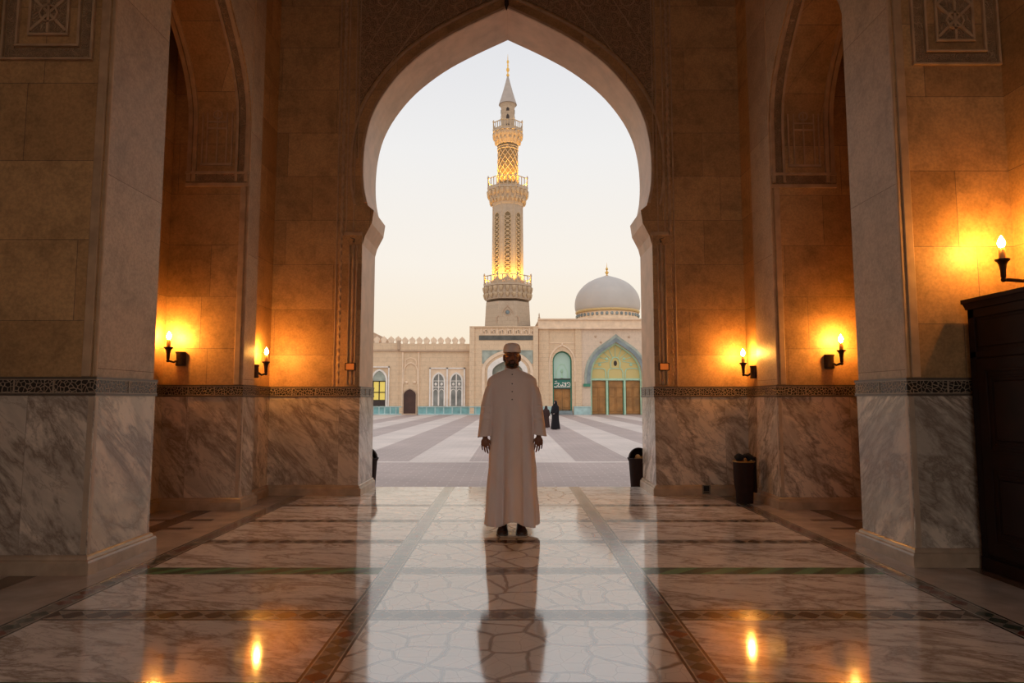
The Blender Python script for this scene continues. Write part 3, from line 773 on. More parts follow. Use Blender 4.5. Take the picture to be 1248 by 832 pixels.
# pointed panel above the door
m = MB(); xa, xb = X(490), X(511); m.box(xa, xa+.12, FY-.27, FY-.15, Z(495), Z(429)); m.box(xb-.12, xb, FY-.27, FY-.15, Z(495), Z(429))
bar_arch(m, X(500.5), [(.7, Z(468))]+pointed(.7, Z(452), Z(442), 5), FY-.15, .10, .1); bar_arch(m, X(500.5), [(.55, Z(445))]+pointed(.55, Z(440), Z(436), 5), FY-.15, .08, .08)
for dx in (-.42, .42): m.sphere((X(500.5)+dx, FY-.18, Z(466)), .16, 8, 6)
P(m, 'door_surround', 'facade_trim')
m = MB(); dp = [(X(508)-X(500), GZ+.12)]+pointed(X(508)-X(500), Z(481), Z(473.5), 7); pane(m, X(499.8), dp, FY-.21, 0, .06); dr = P(m, 'door', 'dark_door')
m = MB(); bar_arch(m, X(499.8), dp, FY-.2, .10, .07); m.box(X(491), X(509), FY-.5, FY-.15, GZ, GZ+.12); P(m, 'door_frame', 'facade_dark')
# double window
m = MB(); m.box(X(523.5), X(567), FY-.20, FY-.15, Z(495), Z(448)); P(m, 'window_backing', 'facade_trim')
m = MB()
for a, b in ((523.5, 525.2), (544.2, 546.2), (565.2, 567)): m.box(X(a), X(b), FY-.34, FY-.18, Z(495), Z(448))
m.box(X(523.5), X(567), FY-.34, FY-.18, Z(449.5), Z(448)); P(m, 'window_surround', 'white_trim')
for c in (534.8, 556.3):
    hw = X(c+7.2)-X(c); wp = [(hw, Z(494.5))]+pointed(hw, Z(464), Z(454.5), 7)
    m = MB(); bar_arch(m, X(c), wp, FY-.20, .16, .12); wf = P(m, 'window', 'white_trim')
    m = MB(); pane(m, X(c), wp, FY-.23, 0, .03); m.build('pane', 'window_grey', wf)
    m = MB(); m.box(X(c)-.05, X(c)+.05, FY-.30, FY-.23, Z(494.5), Z(456)); m.box(X(c)-hw, X(c)+hw, FY-.28, FY-.23, Z(472), Z(471)); m.box(X(c)-hw, X(c)+hw, FY-.28, FY-.23, Z(464.5), Z(463.8))
    for q in (-1, 1): m.sphere((X(c)+q*hw*.5, FY-.24, Z(468)), (.13, .05, .16), 8, 6); bar_arch(m, X(c)+q*hw*.5, [(hw*.42, Z(493))]+pointed(hw*.42, Z(478), Z(474), 4), FY-.23, .05, .05)
    m.build('muntins', 'white_trim', wf)
# lit window
c = 462.2; hw = X(c+9)-X(c); wp = [(hw, Z(495))]+pointed(hw, Z(463), Z(450.5), 7)
m = MB()
for a, b in ((450.5, 451.8), (473, 474.4)): m.box(X(a), X(b), FY-.18, FY, Z(495), Z(446.5))
m.box(X(450.5), X(474.4), FY-.18, FY, Z(447.8), Z(446.5)); P(m, 'window_surround', 'white_trim')
m = MB(); bar_arch(m, X(c), wp, FY-.02, .18, .14); wf = P(m, 'window', 'white_trim')
m = MB(); pane(m, X(c), wp, FY-.06, 0, .03); m.build('tile_head', 'sage', wf)
m = MB(); m.box(X(455.5), X(470), FY-.10, FY-.06, Z(494.5), Z(464)); o = m.build('pane', 'lit_window', wf); o['label'] = 'yellow glowing glass'
m = MB()
for a in (455, 462.4, 470): m.box(X(a)-.05, X(a)+.05, FY-.15, FY-.09, Z(495), Z(464))
for b in (478, 464.5): m.box(X(455), X(470), FY-.15, FY-.09, Z(b)-.05, Z(b)+.05)
m.box(X(455), X(470), FY-.13, FY-.10, Z(494.5), Z(487)); m.build('muntins', 'recess_dark', wf)
sub(dado('tile_dado', xl, X(490), FY, r, n=16)); sub(dado('tile_dado', X(510), xr, FY-.15, r, n=6))
# roof behind
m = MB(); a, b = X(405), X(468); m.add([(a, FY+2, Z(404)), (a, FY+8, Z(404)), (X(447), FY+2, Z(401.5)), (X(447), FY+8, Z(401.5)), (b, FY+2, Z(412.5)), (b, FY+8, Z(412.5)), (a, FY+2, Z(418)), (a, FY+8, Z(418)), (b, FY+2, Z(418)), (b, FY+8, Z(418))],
      [(0, 1, 3, 2), (2, 3, 5, 4), (4, 5, 9, 8), (8, 9, 7, 6), (6, 7, 1, 0), (0, 2, 4, 8, 6), (1, 7, 9, 5, 3)]); P(m, 'roof', 'facade_dark')

# --- central gate block
r = empty('gate_block', (X(613), FY-1, GZ), 'tall plain gate block with a pale arched recess directly behind the standing man', 'building')
pi_ = Matrix.Translation(-r.location); GY = FY-.9
xa, xb = X(572, GY), X(656, GY); zt = Z(397.5, GY)
cx = X(618.5, GY); hw = X(643, GY)-X(618.5, GY)
ip = [(hw, GZ)]+pointed(hw, Z(452, GY), Z(433, GY), 10)
m = MB(); arch_wall(m, xa, xb, GZ, zt, GY, GY+.9, cx, ip); m.box(xa, xb, GY+.9, GY+1.3, GZ, zt); P(m, 'wall', 'facade')
m = MB(); pane(m, cx, [(hw-.02, GZ)]+pointed(hw-.02, Z(452, GY), Z(433.5, GY), 10), GY+.8, 0, .05); P(m, 'recess_tiles', 'sage')
m = MB(); bar_arch(m, cx, offset_prof(ip, -.25), GY-.02, .5, .14); P(m, 'arch_band', 'white_trim')
m = MB(); bar_arch(m, cx, offset_prof(ip, .42), GY-.02, .3, .08); P(m, 'outer_arch_band', 'facade_trim')
m = MB()
for sx in (-1, 1):    # tiled spandrels
    x0_ = cx+sx*(hw+.55)
    pp = [(h, z) for h, z in offset_prof(ip, .6) if z > Z(462, GY)]
    for (h0, a), (h1, b) in zip(pp, pp[1:]):
        if h0 < hw+.5: m.add([(x0_, GY-.03, a), (cx+sx*min(h0, hw+.5), GY-.03, a), (cx+sx*h1, GY-.03, min(b, Z(428, GY))), (x0_, GY-.03, min(b, Z(428, GY)))], [(0, 1, 2, 3)])
P(m, 'tiled_spandrels', 'sage')
m = MB()
m.box(xa, xa+.5, GY-.12, GY, GZ, zt); m.box(xb-.5, xb, GY-.12, GY, GZ, zt); m.box(xa, xb, GY-.14, GY, zt-.12, zt)
P(m, 'pilasters', 'facade')
m = MB(); m.box(X(583.5, GY), X(654, GY), GY-.05, GY+.0, Z(414.3, GY), Z(408.8, GY)); P(m, 'inscription_panel', 'inscription_grey')
m = MB(); px = 586.0; k = 0
while px < 652:
    hh = (1.0, .6, .85, .5, 1.0, .75)[k % 6]
    m.box(X(px, GY)-.05, X(px, GY)+.05, GY-.06, GY, Z(407, GY), Z(407, GY)+.62*hh)
    if k % 3 == 1: bar_arch(m, X(px+2.0, GY), [(.14, Z(406.5, GY))]+pointed(.14, Z(404.5, GY), Z(401.5, GY), 4), GY, .06, .06)
    px += 3.3; k += 1
m.box(X(584, GY), X(653, GY), GY-.04, GY, Z(408, GY), Z(407.2, GY)); P(m, 'carved_letters', 'facade_trim')
o = sub(dado('tile_dado', xa, cx-hw-.5, GY-.0, r, n=2)); o = sub(dado('tile_dado', cx+hw+.5, xb, GY, r, n=1))

# --- right prayer hall
r = empty('prayer_hall', (X(725), FY, GZ), 'pale prayer hall with a great glazed arch and three brown doors under the dome', 'building')
pi_ = Matrix.Translation(-r.location); Y0 = FY-.4
xa, xb = X(656, FY-.9)+.02, X(900, Y0); zt = Z(388.5, Y0)
c1, c2 = X(685.5, Y0), X(751.5, Y0); h1 = X(697.3, Y0)-c1; h2 = X(783, Y0)-c2
a1 = [(h1, GZ+.35)]+pointed(h1, Z(440, Y0), Z(427.5, Y0), 9)
s2 = Z(455, Y0); a2 = [(h2, GZ)]+smooth_prof([(h2, s2-1.0), (h2*.99, s2), (h2*.90, Z(443, Y0)), (h2*.66, Z(432, Y0)), (h2*.33, Z(424, Y0)), (0, Z(417, Y0))], 3)
m = MB(); xd = X(706, Y0)
arch_wall(m, xa, xd, GZ, zt, Y0, Y0+.8, c1, a1, 0, 0); arch_wall(m, xd, X(800, Y0), GZ, zt, Y0, Y0+.8, c2, a2, 1, 0)
m.box(X(800, Y0), xb, Y0, Y0+.8, GZ, zt); m.box(xa, xb, Y0+.8, Y0+16, GZ, zt-.15); P(m, 'wall', ['facade', 'facade_pale'])
m = MB(); m.box(xa, xb, Y0-.35, Y0, Z(401, Y0), Z(398.8, Y0)); m.box(xa, xb, Y0-.25, Y0+.3, Z(389.8, Y0), Z(388.3, Y0)); m.box(xa, xb, Y0-.06, Y0, Z(398.8, Y0), Z(389.8, Y0)); P(m, 'cornice', 'facade_trim')
m = MB()
for a, b in ((657, 669), (701.5, 709)): m.box(X(a, Y0), X(b, Y0), Y0-.12, Y0, GZ, Z(401, Y0))
P(m, 'pilasters', 'facade')
m = MB(); m.lathe((X(657.5, Y0), Y0+.1, zt), [(.1, 0), (.12, .1), (.05, .3), (.07, .4), (.01, .65)], 8)
YR = Y0+.9
m.add([(X(652, Y0), YR, Z(397, Y0)), (X(657, Y0), YR, Z(388.5, Y0)), (X(657, Y0), YR, Z(401, Y0)), (X(652, Y0), YR, Z(401, Y0)), (X(652, Y0), Y0+4, Z(397, Y0)), (X(657, Y0), Y0+4, Z(388.5, Y0)), (X(657, Y0), Y0+4, Z(401, Y0)), (X(652, Y0), Y0+4, Z(401, Y0))],
      [(0, 1, 2, 3), (4, 7, 6, 5), (0, 4, 5, 1), (0, 3, 7, 4), (1, 5, 6, 2), (3, 2, 6, 7)]); P(m, 'roof_finial', 'facade_dark')
# tall window and door bay
m = MB(); bar_arch(m, c1, [(h1+.3, Z(465, Y0))]+pointed(h1+.3, Z(441, Y0), Z(420.5, Y0), 9), Y0, .14, .1); m.lathe((c1, Y0-.05, Z(420.5, Y0)), [(.02, -.1), (.1, 0), (.1, .1), (.02, .25)], 8)
m.box(X(670, Y0), X(701, Y0), Y0-.06, Y0, Z(418, Y0)-.04, Z(418, Y0)+.04); P(m, 'arch_moulding', 'facade_trim')
m = MB(); bar_arch(m, c1, offset_prof(a1, -.06), Y0+.5, .14, .12); wf = P(m, 'window', 'green_frame')
m = MB(); pane(m, c1, [(h1-.01, Z(461, Y0))]+pointed(h1-.01, Z(440, Y0), Z(427.8, Y0), 9), Y0+.6); o = m.build('pane', 'lit_green', wf); o['label'] = 'pale green lit glass'
m = MB(); bar_arch(m, c1, [(h1*.62, Z(460, Y0)), (h1*.55, Z(452, Y0)), (h1*.3, Z(446, Y0)), (h1*.22, Z(444, Y0)), (0, Z(443, Y0))], Y0+.6, .07, .05)
m.lathe((c1, Y0+.56, Z(460, Y0)), [(.14, 0), (.06, .2), (.05, .5), (.12, .6), (.12, .75), (.02, .95)], 8); m.build('lantern_tracery', 'pale_green', wf)
m = MB(); m.box(c1-h1, c1+h1, Y0+.42, Y0+.6, Z(473.5, Y0), Z(461, Y0), 0)
for q in ((c1-h1, c1+h1, Z(462.3, Y0), Z(461, Y0)), (c1-h1, c1+h1, Z(473.8, Y0), Z(473, Y0)), (c1-h1, c1-h1+.07, Z(473.5, Y0), Z(461, Y0)), (c1+h1-.07, c1+h1, Z(473.5, Y0), Z(461, Y0))): m.box(q[0], q[1], Y0+.38, Y0+.44, q[2], q[3], 1)
sg = P(m, 'sign', ['inscription_green', 'recess_dark'])
m = MB(); zb = Z(471.3, Y0)      # white lettering of the sign
def stroke(pts, w=.075): m.strip([(c1+a, Y0+.42, zb+b) for a, b in pts], w, .015, (0, -1, 0))
stroke([(-.82, .05), (-.70, .02), (-.55, .02), (-.40, .18), (-.30, .36), (-.58, .40), (-.78, .30)]); stroke([(-.52, .18), (-.36, .05), (-.2, .05)])
stroke([(-.18, .05), (-.12, .22), (-.02, .05), (.06, .24), (.14, .05), (.3, .05)]); stroke([(.0, .42), (.25, .40), (.33, .28), (.30, .05)])
stroke([(.38, .02), (.40, .48)]); stroke([(.50, .05), (.78, .08), (.84, .28), (.72, .46), (.56, .44), (.52, .30)]); stroke([(-.75, .56), (-.5, .60)], .06); stroke([(.62, .22), (.70, .24)], .07)
stroke([(-.84, -.05), (.84, -.05)], .03)
m.build('lettering', 'white_trim', sg)['label'] = 'white cursive lettering'
for sx in (-1, 1):
    m = MB(); x0_, x1_ = sorted((c1+sx*.02, c1+sx*(h1-.06))); m.box(x0_, x1_, Y0+.5, Y0+.6, Z(499, Y0), Z(474, Y0)); mw = (x1_-x0_)
    for z0_, z1_ in ((Z(497, Y0), Z(487, Y0)), (Z(485, Y0), Z(476, Y0))): m.cbox(x0_+mw*.18, x1_-mw*.18, Y0+.46, Y0+.5, z0_, z1_, .03)
    P(m, 'door', 'brown_door')
m = MB(); m.box(c1-h1, c1+h1, Y0-.5, Y0+.8, GZ, GZ+.2); m.box(c1-h1, c1+h1, Y0-.1, Y0+.8, GZ+.2, GZ+.4); m.box(c1-h1-.02, c1-h1+.08, Y0+.4, Y0+.6, GZ+.4, Z(461, Y0)); m.box(c1+h1-.08, c1+h1+.02, Y0+.4, Y0+.6, GZ+.4, Z(461, Y0)); P(m, 'doorstep', 'blue_grey')
# great arch
m = MB(); bar_arch(m, c2, offset_prof([(h2, Z(470, Y0))]+a2[1:], .20), Y0, .36, .14); P(m, 'arch_band', 'blue_grey')
m = MB(); bar_arch(m, c2, offset_prof([(h2, Z(470, Y0))]+a2[1:], .50), Y0, .26, .08); P(m, 'outer_arch_band', 'sage')
m = MB(); m.box(c2-h2-.75, c2-h2-.05, Y0-.2, Y0, Z(471, Y0), Z(467.5, Y0)); P(m, 'arch_springer', 'green_frame')
zd = Z(462, Y0)
m = MB(); up = [(h, z) for h, z in a2 if z > zd]; up = [(h2-.01, zd)]+[(h-.01 if h > .01 else 0, z-.01) for h, z in up]; pane(m, c2, up, Y0+.6); tp = P(m, 'tympanum', 'lit_tympanum'); tp['label'] = 'yellow lit glazing'
m = MB(); bar_arch(m, c2, offset_prof([(h2, GZ)]+a2[1:], -.08), Y0+.42, .16, .14, 0)
for dx in (-.345, .345):
    m.box(c2+dx*h2-.09, c2+dx*h2+.09, Y0+.4, Y0+.6, GZ, zd, 0)
m.box(c2-h2, c2+h2, Y0+.38, Y0+.6, zd-.1, zd+.1, 1); P(m, 'arch_frame', ['pale_green', 'pale_green'])
m = MB()
for i in (-1, 0, 1):
    cc = c2+i*h2*.67; bar_arch(m, cc, [(h2*.29, zd+.15), (h2*.29, zd+.75), (h2*.24, zd+1.05), (h2*.10, zd+1.12), (0, zd+1.13)], Y0+.6, .09, .08)
for k in range(9):
    a = pi*(k+.5)/9; m.strip([(c2+.75*cos(a), Y0+.6, zd+1.75+.5*sin(a)), (c2+h2*.86*cos(a), Y0+.6, zd+1.2+2.3*sin(a))], .06, .06, (0, -1, 0))
bar_arch(m, c2, [(.45, zd+1.2), (.5, zd+1.7), (.3, zd+2.15), (0, zd+2.3)], Y0+.6, .1, .1)
for k in (-1, 1): m.sphere((c2+k*.9, Y0+.58, zd+2.1), (.16, .06, .16), 8, 6); m.sphere((c2+k*1.6, Y0+.58, zd+1.5), (.16, .06, .16), 8, 6)
m.build('tracery', 'pale_green', tp)
m = MB(); m.sphere((c2, Y0+.56, zd+1.65), (.17, .06, .28), 10, 8); m.build('oculus', 'recess_dark', tp)
for i in (-1, 0, 1):
    cc = c2+i*h2*.67; hw_ = h2*.30
    m = MB(); pane(m, cc, [(hw_, GZ+.1), (hw_, zd-.5), (hw_*.85, zd-.22), (0, zd-.14)], Y0+.62)
    for q in (-.5, .5):
        for z0_, z1_ in ((GZ+.3, GZ+1.7), (GZ+1.8, zd-.85)): m.cbox(cc+q*hw_-hw_*.36, cc+q*hw_+hw_*.36, Y0+.58, Y0+.63, z0_, z1_, .02)
    m.box(cc-.03, cc+.03, Y0+.56, Y0+.63, GZ+.1, zd-.78); m.box(cc-hw_, cc+hw_, Y0+.56, Y0+.63, zd-.8, zd-.7)
    P(m, 'door', 'brown_door')
    m = MB()
    for q in (-1, 1): m.box(cc+q*hw_-.05, cc+q*hw_+.05, Y0+.5, Y0+.6, GZ, zd-.1)
    P(m, 'door_post', 'green_frame')
m = MB()
for px_, py_ in ((726.5, 410), (767.5, 410.5), (733, 417)): m = MB(); m.sphere((X(px_, Y0), Y0-.02, Z(py_, Y0)), (.12, .06, .12), 8, 6); P(m, 'wall_boss', 'facade_dark')
sub(dado('tile_dado', X(699, Y0), c2-h2, Y0-.12, r, n=2)); sub(dado('tile_dado', X(656, Y0), c1-h1, Y0-.12, r, n=1)); sub(dado('tile_dado', c2+h2, xb, Y0, r, n=8))
for ch in r.children:
    if ch.name.startswith('tile_dado'): ch.data.materials[0] = M['teal_tile_b']

# --- dome
DY = 73.0; dx = X(741.5, DY); zb = Z(389, DY); R = X(781.5, DY)-dx
r = empty('dome', (dx, DY, zb), 'smooth pale grey onion dome with a golden finial above the prayer hall', 'dome')
pr = [(R*.93, Z(381.5, DY)-zb), (R*.985, Z(378, DY)-zb), (R*1.0, Z(373, DY)-zb), (R*.99, Z(367, DY)-zb), (R*.94, Z(360, DY)-zb), (R*.83, Z(353, DY)-zb), (R*.66, Z(346.5, DY)-zb), (R*.44, Z(341.5, DY)-zb), (R*.2, Z(338, DY)-zb), (R*.04, Z(335.8, DY)-zb)]
m = MB(); m.lathe((0, 0, 0), smooth_prof(pr, 4), 64); m.build('shell', 'dome_stone', r, smooth='all')
m = MB(); m.lathe((0, 0, 0), [(R*.90, -.3), (R*.96, -.3), (R*.96, 0), (R*.93, .05), (R*.93, Z(383, DY)-zb), (R*.9, Z(382, DY)-zb)], 48)
for k in range(40):
    a = 2*pi*k/40; m.lathe((R*.935*cos(a), R*.935*sin(a), 0), [(.06, .1), (.15, .15), (.15, .38), (.06, .45)], 6, mi=1)
m.build('drum', ['facade_trim', 'blue_grey'], r, smooth=True)
m = MB(); m.lathe((0, 0, 0), [(R*.90, Z(382.5, DY)-zb), (R*.965, Z(382.5, DY)-zb), (R*.985, Z(381, DY)-zb), (R*.965, Z(379.5, DY)-zb), (R*.9, Z(379.5, DY)-zb)], 64)
plain('pale_gold', (.62, .44, .20), .5, .2); m.build('gold_band', 'pale_gold', r, smooth=True)
z0 = Z(336.5, DY)-zb; m = MB(); m.lathe((0, 0, z0), [(.22, -.1), (.25, 0), (.10, .12), (.08, .25), (.20, .36), (.20, .46), (.07, .58), (.07, .68), (.15, .78), (.13, .9), (.04, 1.0), (.03, 1.15), (.005, 1.55)], 14); m.build('finial', 'gold', r, smooth=True)

# --- minaret
MY = 70.0; mx = X(618.7, MY)
def mz(py): return Z(py, MY)
r = empty('minaret', (mx, MY, GZ), 'tall octagonal stone minaret with three balconies and golden lights', 'minaret')
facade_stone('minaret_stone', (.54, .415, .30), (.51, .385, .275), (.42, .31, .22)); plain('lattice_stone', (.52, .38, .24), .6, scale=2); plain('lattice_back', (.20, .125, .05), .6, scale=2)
R0 = pi/8
def L(m, prof, mi=0, n=8): m.lathe((0, 0, -GZ), [(rr/cos(pi/8) if n == 8 else rr, z) for rr, z in prof], n, rot=R0 if n == 8 else 0, mi=mi)
m = MB(); L(m, [(2.5, GZ), (2.45, mz(404)), (2.42, mz(400)), (2.28, mz(370))]); m.build('base_shaft', 'minaret_stone', r)
m = MB()   # medallion on the base
zc = mz(382.5)-GZ; yb = -2.35
m.strip([(-.62, yb, zc-.35), (-.5, yb, zc+.05), (0, yb, zc+.62), (.5, yb, zc+.05), (.62, yb, zc-.35)], .07, .05, (0, -1, 0)); m.build('medallion_gable', 'facade_dark', r); m = MB()
m.strip([(.3*cos(a), yb, zc-.12+.3*sin(a)) for a in [q*pi/6 for q in range(12)]], .1, .06, (0, -1, 0), loop=True)
m.build('medallion_moulding', 'facade_dark', r)
for q in (-1, 1):
    m = MB(); m.strip([(q*1.15, yb, zc-1.2), (q*1.2, yb, zc-.7), (q*.95, yb, zc-.45), (q*.85, yb, zc-.6)], .09, .06, (0, -1, 0)); m.build('side_scroll', 'facade_dark', r)
m = MB(); m.sphere((0, yb, zc-.12), (.22, .05, .22), 12, 8)
for k in range(6): a = k*pi/3; m.sphere((.14*cos(a), yb-.03, zc-.12+.14*sin(a)), .06, 6, 4)
m.build('medallion', 'blue_grey', r)
def balcony(rtop, ztop, zfloor, zcor, rshaft, nn=3):
    m = MB(); zf = zfloor
    L(m, [(rshaft, zcor), (rshaft+.05, zcor+.1), (rshaft+(rtop-rshaft)*.35, zcor+(zf-zcor)*.38), (rtop-.14, zf-(zf-zcor)*.3), (rtop-.10, zf-.12), (rtop, zf-.1), (rtop, zf+.12), (rtop-.15, zf+.12)])
    m.build('corbel_table', 'minaret_stone', r)
    m = MB(); n = 8*nn
    for k in range(n):   # dripping niche brackets
        side = k//nn; t = (k % nn+.5)/nn-.5; a = side*pi/4; nx_, ny_ = cos(a), sin(a)
        for lv, (dr, z_, hh) in enumerate(((rtop-.10, zf-.18, .42), (rshaft+(rtop-rshaft)*.42, zcor+(zf-zcor)*.42, .34))):
            wl = dr*2*math.tan(pi/8)*t; p = (nx_*dr-ny_*wl, ny_*dr+nx_*wl, z_-GZ)
            w_ = dr*.1
            m.lathe(p, [(.02, -hh*1.5), (w_*.7, -hh), (w_, -hh*.5), (w_, 0)], 6)
    m.build('brackets', 'lattice_stone', r)
    m = MB(); rr = (rtop-.06)/cos(pi/8)
    V = [(rr*cos(R0+k*pi/4), rr*sin(R0+k*pi/4)) for k in range(8)]
    for z_, w_ in ((ztop-GZ, .055), (zf+.22-GZ, .05)): m.tube([(a, b, z_) for a, b in V], w_, 6, loop=True)
    for k in range(8):
        a, b = V[k], V[(k+1) % 8]; n_ = 4
        for q in range(1, n_): m.tube([(a[0]+(b[0]-a[0])*q/n_, a[1]+(b[1]-a[1])*q/n_, zf-GZ), (a[0]+(b[0]-a[0])*q/n_, a[1]+(b[1]-a[1])*q/n_, ztop-GZ)], .045, 6)
    rail = m.build('railing', 'lattice_stone', r, smooth=True)
    for k in range(8):
        m = MB(); m.lathe((V[k][0], V[k][1], zf-GZ), [(.09, 0), (.09, .15), (.06, .2), (.06, ztop-zf), (.1, ztop-zf+.03), (.1, ztop-zf+.12), (.03, ztop-zf+.3)], 6)
        m.build('railing_post', 'lattice_stone', rail)
balcony(2.54, mz(339), mz(350), mz(367), 2.28, 3)
balcony(2.17, mz(221), mz(233.5), mz(253), 1.58, 3)
balcony(1.62, mz(152.5), mz(162.5), mz(178), 1.12, 2)
m = MB(); L(m, [(1.64, mz(350)), (1.64, mz(346)), (1.58, mz(253))])
for k in range(8):
    a = R0+k*pi/4; rr = 1.62/cos(pi/8); m.tube([(rr*cos(a), rr*sin(a), mz(350)-GZ), (rr*.97*cos(a), rr*.97*sin(a), mz(253)-GZ)], .07, 6)
m.build('middle_shaft', 'minaret_stone', r)
za, zb_ = mz(336)-GZ, mz(262)-GZ
for k in range(8):    # latticed niches, one on each face
    a = k*pi/4; ex = Vector((-sin(a), cos(a), 0)); en = Vector((cos(a), sin(a), 0))
    def W3(u, v, d=0): return tuple(en*(1.635+d-.05*(v-za)/(zb_-za)*1.0)+ex*u+Vector((0, 0, v)))
    hw_ = .36; ol = [(-h, z) for h, z in [(hw_, za)]+pointed(hw_, zb_-.5, zb_, 5)]+[(h, z) for h, z in ([(hw_, za)]+pointed(hw_, zb_-.5, zb_, 5))[::-1][1:]]
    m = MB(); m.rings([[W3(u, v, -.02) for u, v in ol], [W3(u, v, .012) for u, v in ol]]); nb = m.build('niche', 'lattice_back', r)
    m = MB(); m.strip([W3(u, v, .0) for u, v in ol], .07, .05, tuple(en), loop=True)
    v = za; kk = 0
    while v < zb_-.45:
        m.strip([W3(-hw_, v, .01), W3(hw_, v+.45, .01)], .055, .03, tuple(en)); m.strip([W3(hw_, v, .01), W3(-hw_, v+.45, .01)], .055, .03, tuple(en))
        c_ = v+.225; m.strip([W3(.1*cos(q*pi/3), c_+.1*sin(q*pi/3), .02) for q in range(6)], .04, .03, tuple(en), loop=True); v += .45
    m.build('lattice', 'lattice_stone', nb)
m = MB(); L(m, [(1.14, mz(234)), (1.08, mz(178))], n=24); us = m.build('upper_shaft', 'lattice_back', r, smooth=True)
m = MB(); z0, z1 = mz(233)-GZ, mz(181)-GZ
for d in (-1, 1):
    for k in range(12):
        pts = [((1.14-.06*t_)*cos(d*t_*2*pi*.5+k*pi/6), (1.14-.06*t_)*sin(d*t_*2*pi*.5+k*pi/6), z0+(z1-z0)*t_) for t_ in [q/26 for q in range(27)]]
        m.tube(pts, .04, 4)
for z_ in (z1, z1-.25): m.tube([(1.12*cos(q*pi/12), 1.12*sin(q*pi/12), z_) for q in range(24)], .05, 6, loop=True)
m.build('lattice', 'lattice_stone', us)
m = MB(); L(m, [(.76, mz(163)), (.75, mz(132)), (.82, mz(130)), (.90, mz(128)), (.96, mz(127.2)), (.92, mz(126.5))], n=20); lant = m.build('lantern', 'minaret_stone', r, smooth=True)
for z_, hh in ((mz(158.5), .55), (mz(148.5), .62), (mz(138.2), .40)):
    for k in range(4):
        a = -pi/2+k*pi/2; m = MB()
        ol = [(-.16, 0), (-.16, hh*.6), (0, hh), (.16, hh*.6), (.16, 0)]; ex = Vector((-sin(a), cos(a), 0)); en = Vector((cos(a), sin(a), 0))
        m.rings([[tuple(en*d+ex*u+Vector((0, 0, v+z_-GZ))) for u, v in ol] for d in (.70, .775)]); m.build('window', 'recess_dark', lant)
plain('cone_stone', (.40, .34, .30), .6, scale=2, var=.08)
m = MB(); L(m, [(1.0, mz(128)), (.98, mz(127)), (.74, mz(119)), (.47, mz(109)), (.22, mz(99)), (.09, mz(93))], n=24); m.build('spire', 'cone_stone', r, smooth=True)
m = MB(); L(m, [(.07, mz(94)), (.16, mz(92.5)), (.16, mz(91)), (.06, mz(89.5)), (.06, mz(88)), (.17, mz(86)), (.17, mz(84)), (.05, mz(82)), (.10, mz(80)), (.05, mz(78)), (.13, mz(76)), (.12, mz(74.5)), (.04, mz(73)), (.03, mz(70)), (.01, mz(66))], n=12); m.build('finial', 'gold', r, smooth=True)
m = MB()   # little lamps that light the shafts
glow('floodlight', (1.0, .66, .14), 3.0)
def lamps(rad, py, power, n=8, off=.5):
    for k in range(n):
        a = 2*pi*(k+off)/n; x, y, z = mx+rad*cos(a), MY+rad*sin(a), mz(py)
        mm = MB(); mm.lathe((x-mx, y-MY, z-GZ-.2), [(.05, 0), (.08, .05), (.09, .12), (.03, .13)], 8); mm.build('floodlight', 'floodlight', r)
        ld = bpy.data.lights.new('floodlight', 'SPOT'); ld.spot_size = 1.75; ld.spot_blend = 1.0; ld.energy = power; ld.color = (1, .54, .07); ld.shadow_soft_size = .06
        lo = bpy.data.objects.new('floodlight_glow', ld); COL.objects.link(lo); lo.location = (x, y, z+.05); lo.rotation_euler = Vector((-cos(a)*.22, -sin(a)*.22, 1)).to_track_quat('-Z', 'Y').to_euler()
lamps(2.34, 347.5, 1150); lamps(1.96, 230.5, 850)

# ---- bins outside the doorway
plain('bin_brown', (.022, .009, .007), .6, scale=10, var=.25); plain('litter_tan', (.5, .3, .12), .8)
for s, lab in ((-1, 'dark brown swing-top bin half hidden behind the left jamb, outside'), (1, 'dark brown hooded bin outside the right jamb with an open mouth')):
    bx, by = (-2.17, 9.95) if s < 0 else (1.90, 9.95)
    r = empty('waste_bin', (bx, by, GZ), lab, 'bin', 'waste bins outside the doorway')
    m = MB(); m.lathe((0, 0, 0), [(.105, 0), (.11, .02), (.15, .66), (.162, .68), (.162, .705), (.145, .705), (.10, .05), (0, .05)], 24, cap=False); m.build('body', 'bin_brown', r, smooth=True)
    m = MB(); n = 20; rs = []
    for i in range(9):   # hood, open towards the hall
        a = pi/2*i/8
        rs.append([(.155*cos(a)*cos(t_), .155*cos(a)*sin(t_), .705+.16*sin(a)) for t_ in [-.35+(pi+.7)*j/n for j in range(n+1)]])
    m.rings(rs, closed=False, cap=False); hood = m.build('hood', 'bin_brown', r, smooth=True); sm = hood.modifiers.new('t', 'SOLIDIFY'); sm.thickness = .012
    m = MB(); m.tube([(.162*cos(q*pi/12), .162*sin(q*pi/12), .705) for q in range(24)], .012, 6, loop=True); m.build('rim', 'bin_brown', r, smooth=True)
    m = MB(); m.sphere((-.02, -.03, .70), (.05, .04, .07), 10, 8); m.sphere((.05, .02, .69), (.05, .05, .05), 10, 8)
    tag(remesh(m, 'crumpled_paper', 'litter_tan', .008, 1), 'crumpled tan litter showing in the mouth of the '+('left' if s < 0 else 'right')+' outdoor bin', 'litter').location = (bx, by, GZ)

